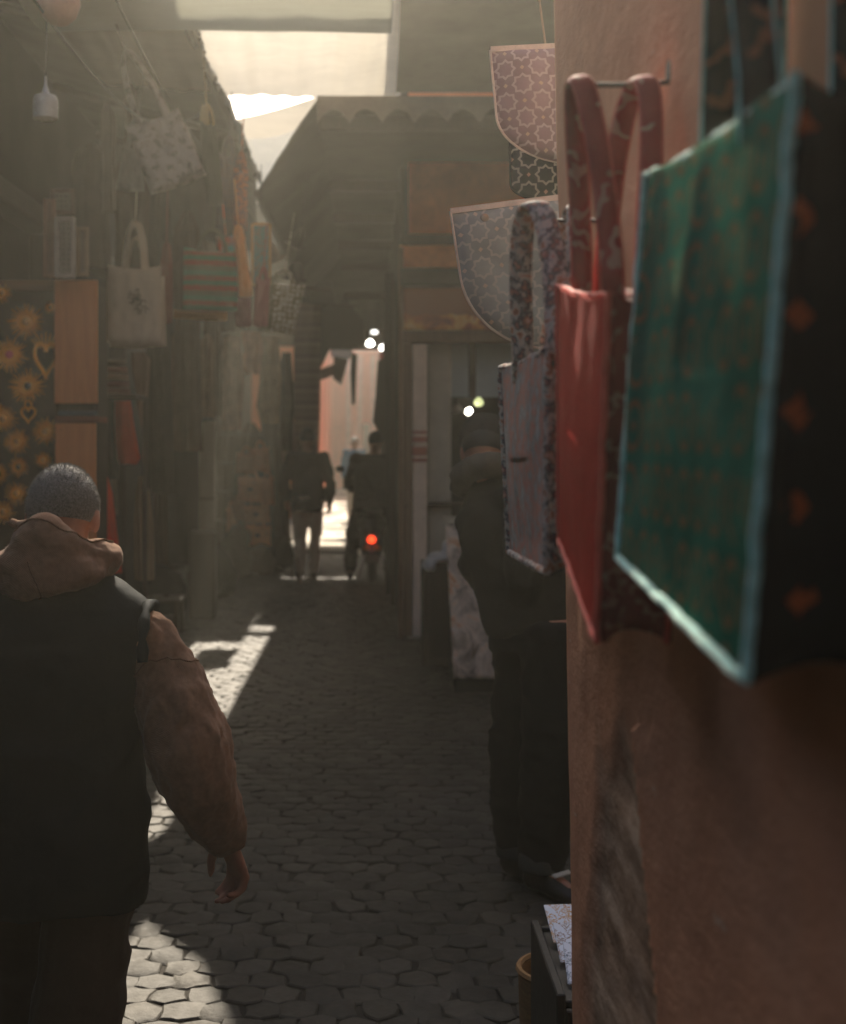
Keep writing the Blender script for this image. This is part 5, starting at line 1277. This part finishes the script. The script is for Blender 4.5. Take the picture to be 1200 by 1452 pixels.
    for s in 'LR':
        an = J['an' + s]
        if cuff: child('cuff', MB().tube([an + V((0, 0, .045)) * k, an + V((0, 0, -.02)) * k], [leg[2] * 1.06 * k, leg[2] * 1.08 * k], 18), cuff, 0)
        z0 = .0
        sb = MB(); an0 = V((an.x, an.y, min(an.z, .088 * k) if an.z < .12 else an.z)); Fd = V((foot[0], foot[1], 0)).normalized()
        fp = lambda y, z: an0 + Fd * y * k + V((0, 0, z * k))
        sb.tube([fp(-.065, -.045), fp(-.02, -.03), fp(.08, -.045), fp(.16, -.058), fp(.20, -.064)],
                [(.036 * k, .040 * k), (.041 * k, .052 * k), (.048 * k, .040 * k), (.046 * k, .028 * k), (.028 * k, .018 * k)], 14, True, (Fd.y, -Fd.x, 0))
        shoe = child('shoe', sb, mats['shoe'], 0)
    return root

# --- the man in the foreground, walking away
grey_hair = M('grey_hair', (.20, .195, .185), .8, .75, 200, .9, 420, sheen=.2, bdist=.006)
vest_m = cloth('dark_vest', (.0060, .0100, .0120), .75, .25, 5, .0, 500, .15)
tan_m = cloth('tan_fleece', (.225, .128, .078), 1.0, .32, 7, .1, 430, .4)
brown_tr = cloth('brown_trousers', (.045, .027, .017), .95, .2, 5, .1, 420, .3)
bx_, by_ = -.672, 2.92
def near_man():
    loc = lambda x, z, dy=0: (x - bx_, dy, z)
    J = dict(head=(.003, .035, 1.447), neck=(.0, -.03, 1.335), chest=(0, -.02, 1.17), pelvis=(0, .0, .80),
             shR=(.160, -.02, 1.215), elR=(.292, -.045, .93), wrR=(.362, .05, .735), shL=(-.16, -.02, 1.215), elL=(-.27, -.02, .95), wrL=(-.27, .10, .76),
             hipR=(.085, 0, .74), knR=(.055, -.06, .40), anR=(.035, -.20, .10), hipL=(-.085, 0, .74), knL=(-.09, .12, .40), anL=(-.09, .16, .075))
    k0 = 1.60
    def vest(jb, J, k):
        rows = [(.625, .190, .150), (.66, .196, .155), (.74, .203, .158), (.80, .204, .156), (.86, .193, .146), (.94, .186, .143), (1.02, .186, .146), (1.10, .196, .148), (1.17, .207, .142), (1.225, .216, .130), (1.262, .206, .114), (1.305, .150, .092), (1.335, .095, .08)]
        jb.tube([(0, -.012, z) for z, a, b in rows], [(a, b) for z, a, b in rows], 40, True, (1, 0, 0))
    r = person('grey haired man walking away in dark vest over tan hooded sweatshirt', (bx_, by_, 0), k0, 0, J, .0062,
               dict(hair=grey_hair, jacket=vest_m, trousers=brown_tr, shoe=M('dark_shoe', (.03, .025, .022), .5)), jacket=vest, hem=.62, leg=(.102, .098, .085), fold=.010,
               no_jacket_arms=True, hair_k=.7, head_pitch=14, strands=12000, hand_k=1.22, hand_curl=(28, 42, 30))
    for ch in r.children:
        if ch.name.startswith('jacket'): ch.name = 'vest'
    T = Matrix.Translation((bx_, by_, 0)); V = Vector
    # sleeves: full, gathered at the cuff
    for s, sg in (('R', 1), ('L', -1)):
        sh, el, wr_ = V(J['sh' + s]), V(J['el' + s]), V(J['wr' + s])
        path = [(.170, -.02, 1.215), (.200, -.02, 1.190), (.228, -.025, 1.135), (.258, -.035, 1.06), (.289, -.045, .97), (.312, -.04, .885), (.338, -.01, .81), (.357, .03, .762), (.362, .045, .740)]
        mb = MB().tube([V((sg * a, b, c)) for a, b, c in path], [.050, .058, .066, .080, .088, .080, .063, .052, .043], 26)
        mb.xf(T); q = solid(mb, .0065, 5); wrinkle(q, .010, 7.5, (1.9, 1.9, .45), 5 + sg); wrinkle(q, .005, 22, (1.2, 1.2, .8), 9 + sg)
        wrinkle(q, .0035, 30, (1.4, 1.4, .7), 15 + sg)
        so = link_mesh('sleeve', q, tan_m, r, 'all'); A, B = V(path[2]), V(path[3]); ax = (B - A).normalized(); e1_ = ax.orthogonal().normalized(); e2_ = ax.cross(e1_); ring = []
        for kk in range(33):
            aa = 2 * math.pi * kk / 32; p = A + e1_ * math.cos(aa) * .085 + e2_ * math.sin(aa) * .085 + ax * .018 * math.sin(aa * 2)
            p.x *= sg; ok, loc, nor, _i = so.closest_point_on_mesh(p); ring.append(loc + nor * .0012 + r.location)
        build('seam', MB().tube(ring, .0017, 6), cloth('tan_seam', (.15, .082, .05), 1.0, .3, 9, .0, 300, .6), so)
        cb = MB().tube([wr_ + V((0, -.004, .035)), wr_ + V((0, 0, -.012))], [.044, .041], 24); cb.xf(T)
        build('cuff', cb, M('rib_knit', (.17, .085, .052), .95, .3, 30, .8, 160, stretch=(3, 3, .4)), r)
    # armhole gathers on the vest
    for sg in (-1, 1):
        mb = MB()
        pts = [V((sg * (.207 - .004 * math.sin(a * math.pi / 14)), -.02 - .120 * math.cos(a * math.pi / 14), 1.16 + .108 * math.sin(a * math.pi / 14))) for a in range(0, 15)]
        mb.tube([p + T.translation for p in pts], [.011 + .004 * math.sin(a * 2.3) for a in range(15)], 10)
        build('vest_piping', mb, vest_m, r)
    # hood lying behind the neck, its rim rolled round the nape
    def hood(u, v):
        a = math.pi * (-.24 + 1.48 * u); back = max(0, math.sin(a)) ** 2; ph = 2 * math.pi * v
        tp = min(1, 7 * u, 7 * (1 - u)) ** .6
        rr = (.030 + .016 * back) * tp; hv = (.034 + .036 * back) * tp
        R0 = .098 + .010 * back
        q = math.cos(ph); w = math.sin(ph)
        if w < 0: hv *= 1 + .35 * back * math.exp(-((a - math.pi / 2 - .12) / .5) ** 2)
        crease = .008 * math.sin(3.0 * a + 2.2 * w + .6) * tp + .005 * math.sin(7 * a - 3 * w) * tp * max(0, q)
        rad = R0 + q * (rr + crease) + .018 * max(0, -w) * back
        zc = 1.344 + .038 * back + .012 * math.cos(a) + .006 * math.sin(5 * a)
        z = zc + w * hv + .010 * (w > 0) * math.sin(4 * a + 1) * tp
        return V((rad * 1.06 * math.cos(a), -rad * math.sin(a) * .98 - .012, z))
    hb = MB().sheet(hood, 90, 30)
    ends = [hood(0, k / 30) for k in range(30)]
    hb.tube([V((-.105, .055, 1.345)), V((-.06, .095, 1.33)), V((0, .108, 1.32)), V((.06, .095, 1.33)), V((.105, .055, 1.345))], [.018, .026, .028, .026, .018], 12)
    hb.tube([V((-.075, -.105, 1.447)), V((-.01, -.135, 1.440)), V((.055, -.130, 1.412)), V((.105, -.085, 1.378)), V((.128, -.03, 1.352))], [.006, .011, .012, .011, .007], 10)
    hb.xf(T); q = solid(hb, .0055, 3); wrinkle(q, .009, 9, (1, 1, 1.6), 4); wrinkle(q, .003, 24, (1, 1, 1.3), 8)
    ho = link_mesh('hood', q, tan_m, r, 'all')
    seam_m = cloth('tan_seam', (.15, .082, .05), 1.0, .3, 9, .0, 300, .6)
    def snapped(pts, off=.0015):
        out = []
        for p in pts:
            ok, loc, nor, _ = ho.closest_point_on_mesh(V(p) + T.translation - ho.parent.location)
            out.append(loc + nor * off + ho.parent.location)
        return out
    build('seam', MB().tube(snapped([hood(.18 + .64 * k / 60, .16 + .02 * math.sin(k * .2)) for k in range(61)]), .0022, 6), seam_m, ho)
    build('seam', MB().tube(snapped([hood(.52 + .02 * math.sin(k * .3), .02 + .46 * k / 24 + .5) for k in range(25)]), .0016, 6), seam_m, ho)
near_man()

# --- the dark clad man leaning in at the shop counter
def right_man():
    bx, by = .61, 4.85
    J = dict(head=(-.175, .095, 1.575), neck=(-.150, .03, 1.475), chest=(-.09, 0, 1.32), pelvis=(.0, 0, .98),
             shL=(-.165, .11, 1.44), shR=(-.05, -.12, 1.41), elL=(-.20, .19, 1.15), elR=(-.06, -.17, 1.13), wrL=(-.14, .36, 1.06), wrR=(-.04, .05, 1.0),
             hipL=(-.03, .09, .95), hipR=(.05, -.08, .95), knL=(-.045, .11, .52), knR=(.055, -.06, .52), anL=(-.05, .10, .105), anR=(.015, -.06, .105))
    # the joints above are already turned: he faces left and away, so build unturned
    def cap_fn(root, hp, T):
        m = MB().lathe([(.088, 0), (.093, .02), (.090, .055), (.062, .092), (.0001, .10)], 24)
        m.v = [hp(v.x, v.y * 1.12 - .01, v.z + .035) for v in m.v]; m.xf(T); build('knit_cap', m, cloth('black_knit', (.022, .02, .018), bump=.8, weave=160), root)
    r = person('man in dark jacket and wide trousers leaning toward the shop, beside the plaster wall', (bx, by, 0), 1.76, 0, J, .010,
               dict(hair=M('black_hair', (.02, .018, .016), .6), jacket=cloth('dark_olive_jacket', (.022, .021, .017), .9, .25, 5), trousers=cloth('black_denim', (.008, .009, .010), .95, .2, 5), shoe=M('black_shoe', (.018, .016, .015), .4)),
               jacket=True, hem=.95, foot=(.62, -.78), sleeve=.066, leg=(.106, .100, .078), fold=.016, torso_s=.98, head_yaw=-8, head_pitch=22, cap=cap_fn, cuff=cloth('cuff_denim', (.045, .048, .047)))
    b = MB().tube([(bx - .06, by + .095, 1.455), (bx - .10, by - .03, 1.525), (bx - .18, by - .07, 1.535), (bx - .26, by + .0, 1.50), (bx - .27, by + .10, 1.44)], [.035, .045, .050, .045, .032], 14)
    q = solid(b, .010, 4); wrinkle(q, .014, 8, seed=6); link_mesh('hood', q, cloth('olive_hood', (.065, .054, .040)), r, 'all')
    for dx, dy in ((-.05, .10), (.015, -.06)):
        s_ = MB().box((bx + dx + .062, by + dy - .078, .096), (.022, .085, .008), Matrix.Rotation(R(-51), 3, 'Z') @ Matrix.Rotation(R(16), 3, 'Y'), .003); build('shoe_strap', s_, M('pale_strap', (.5, .47, .42), .4), r)
right_man()

# --- walker in the lane, seen from behind
def walker():
    p = P(436, 822, 15.6)
    person('man in dark jacket and grey trousers walking off down the lane', (p.x, p.y, 0), 1.76, 2,
           dict(elR=(.27, -.06, 1.13), wrR=(.265, .02, .90), elL=(-.28, -.05, 1.14), wrL=(-.25, .06, .92), knL=(-.075, .03, .5), anL=(-.095, -.06, .10), knR=(.095, .10, .51), anR=(.075, .14, .085)), .016,
           dict(hair=M('black_hair', (.02, .018, .016), .6), jacket=cloth('dark_jacket', (.018, .017, .015)), trousers=cloth('grey_trousers', (.68, .60, .48)), shoe=M('brown_shoe', (.045, .035, .028), .5)),
           jacket=True, hem=.80, sleeve=.060, leg=(.086, .062, .048), fold=.02, torso_s=.98, hair_k=1.8)
walker()
def rider():
    p = P(525, 826, 15.5); bx, by = p.x + .02, 15.5
    person('person in dark clothes sitting astride the scooter with feet down', (bx, by + .1, 0), 1.74, -3,
           dict(head=(.045, .02, 1.60), neck=(.03, -.02, 1.45), chest=(.02, -.01, 1.27), pelvis=(0, -.02, .93), shL=(-.18, 0, 1.40), shR=(.22, 0, 1.40), elL=(-.27, .10, 1.13), elR=(.30, .10, 1.15), wrL=(-.25, .40, 1.05), wrR=(.28, .40, 1.05),
                hipL=(-.10, 0, .90), hipR=(.10, 0, .90), knL=(-.24, .20, .50), knR=(.22, .22, .50), anL=(-.255, .03, .085), anR=(.20, .10, .085)), .016,
           dict(hair=M('black_hair', (.02, .018, .016), .6), jacket=cloth('black_jacket', (.013, .014, .014)), trousers=cloth('dark_trousers', (.020, .019, .017)), shoe=M('dark_shoe', (.03, .025, .022), .5)),
           jacket=True, hem=.80, sleeve=.072, leg=(.098, .078, .064), fold=.02, torso_s=1.15, hair_k=1.5)
    # scooter
    s = thing('scooter', 'dark scooter seen from behind with its red tail light on', 'scooter', (bx, by, 0))
    paint = M('scooter_paint', (.022, .022, .022), .35, .2, 6, .1); rub = M('tyre_rubber', (.018, .018, .018), .9)
    q = solid(MB().ell((bx, by + .02, .66), (.17, .36, .15)).ell((bx, by - .18, .60), (.13, .20, .13)).tube([(bx, by + .2, .55), (bx, by + .55, .32), (bx, by + .8, .34)], [.13, .14, .12], 14).tube([(bx, by + .86, .30), (bx, by + .80, .7), (bx, by + .72, 1.02)], [(.20, .05), (.20, .06), (.10, .06)], 14, True, (1, 0, 0)), .02, 3)
    link_mesh('body', q, paint, s, 'all')
    q = solid(MB().ell((bx, by + .0, .80), (.14, .34, .055)), .015, 3); link_mesh('seat', q, M('seat_vinyl', (.02, .018, .017), .5), s, 'all')
    for yy in (by - .12, by + 1.08):
        w = build('wheel', MB().lathe([(.13, -.045), (.20, -.05), (.235, -.03), (.245, 0), (.235, .03), (.20, .05), (.13, .045)], 26, (bx, yy, .245), Matrix.Rotation(R(90), 4, 'Y')), rub, s)
        build('rim', MB().lathe([(.0001, -.03), (.06, -.04), (.135, -.035), (.135, .035), (.06, .04), (.0001, .03)], 22, (bx, yy, .245), Matrix.Rotation(R(90), 4, 'Y')), metal_m, w)
    build('mudguard', MB().tube([(bx, by + .02, .52), (bx, by - .22, .50), (bx, by - .38, .36)], [(.075, .02), (.075, .02), (.06, .012)], 12, True, (1, 0, 0)), paint, s)
    tl = P(511, 765, by - .36)
    build('tail_light', MB().ell((bx - .005, by - .38, tl.z), (.048, .03, .044), 14, 10), emis('tail_glow', (1, .05, .012), 1.7), s)
    build('indicator', MB().ell((bx - .06, by - .36, tl.z - .10), (.045, .025, .032), 12, 8), M('amber_lens', (.48, .17, .04), .25), s)
    build('indicator', MB().ell((bx + .06, by - .36, tl.z - .10), (.045, .025, .032), 12, 8), M('amber_lens', (.48, .17, .04), .25), s)
    build('number_plate', MB().box((bx, by - .40, tl.z - .22), (.16, .008, .10), Matrix.Rotation(R(-15), 3, 'X'), .004), M('plate_grey', (.16, .14, .12), .5), s)
    build('handlebar', MB().tube([(bx - .34, by + .50, 1.06), (bx - .2, by + .62, 1.05), (bx, by + .70, 1.03), (bx + .2, by + .62, 1.05), (bx + .34, by + .50, 1.06)], .016, 8), blk, s)
    for sg in (-1, 1):
        m = build('wing_mirror', MB().ell((bx + sg * .38, by + .58, 1.28), (.055, .018, .04), 12, 8), blk, s)
        build('stalk', MB().tube([(bx + sg * .26, by + .56, 1.06), (bx + sg * .36, by + .59, 1.25)], .008, 6), blk, m)
    build('exhaust', MB().tube([(bx + .16, by + .3, .26), (bx + .17, by - .1, .28), (bx + .17, by - .34, .32)], [.03, .05, .045], 12), metal_m, s)
    build('stand', MB().tube([(bx - .08, by + .2, .3), (bx - .16, by + .1, .012)], .012, 6), metal_m, s)
rider()
def far_people():
    p = P(503, 738, 27.5)
    person('far pedestrian in a blue top half hidden behind the rider, in the sun', (p.x, p.y, 0), 1.70, 190, None, .022,
           dict(hair=M('pale_cap', (.5, .46, .42), .6), jacket=cloth('blue_top', (.10, .22, .36)), trousers=cloth('pale_trousers', (.34, .30, .26)), shoe=M('pale_strap', (.5, .47, .42), .4)), jacket=True, hem=.85, fold=.02)
far_people()

# ------------------------------------------------------------------ dusty air
hz = bpy.data.materials.new('dusty_air'); hz.use_nodes = True
hn, hl = hz.node_tree.nodes, hz.node_tree.links
for n_ in list(hn):
    if n_.type != 'OUTPUT_MATERIAL': hn.remove(n_)
pv = hn.new('ShaderNodeVolumePrincipled'); pv.inputs['Color'].default_value = (.95, .93, .80, 1); pv.inputs['Density'].default_value = .0055; pv.inputs['Anisotropy'].default_value = .7
hl.new(pv.outputs[0], hn['Material Output'].inputs['Volume'])
hzo = build('haze', MB().box((0, 15, 4.5), (90, 115, 11)), hz, None, False)
tag(hzo, kind='stuff')
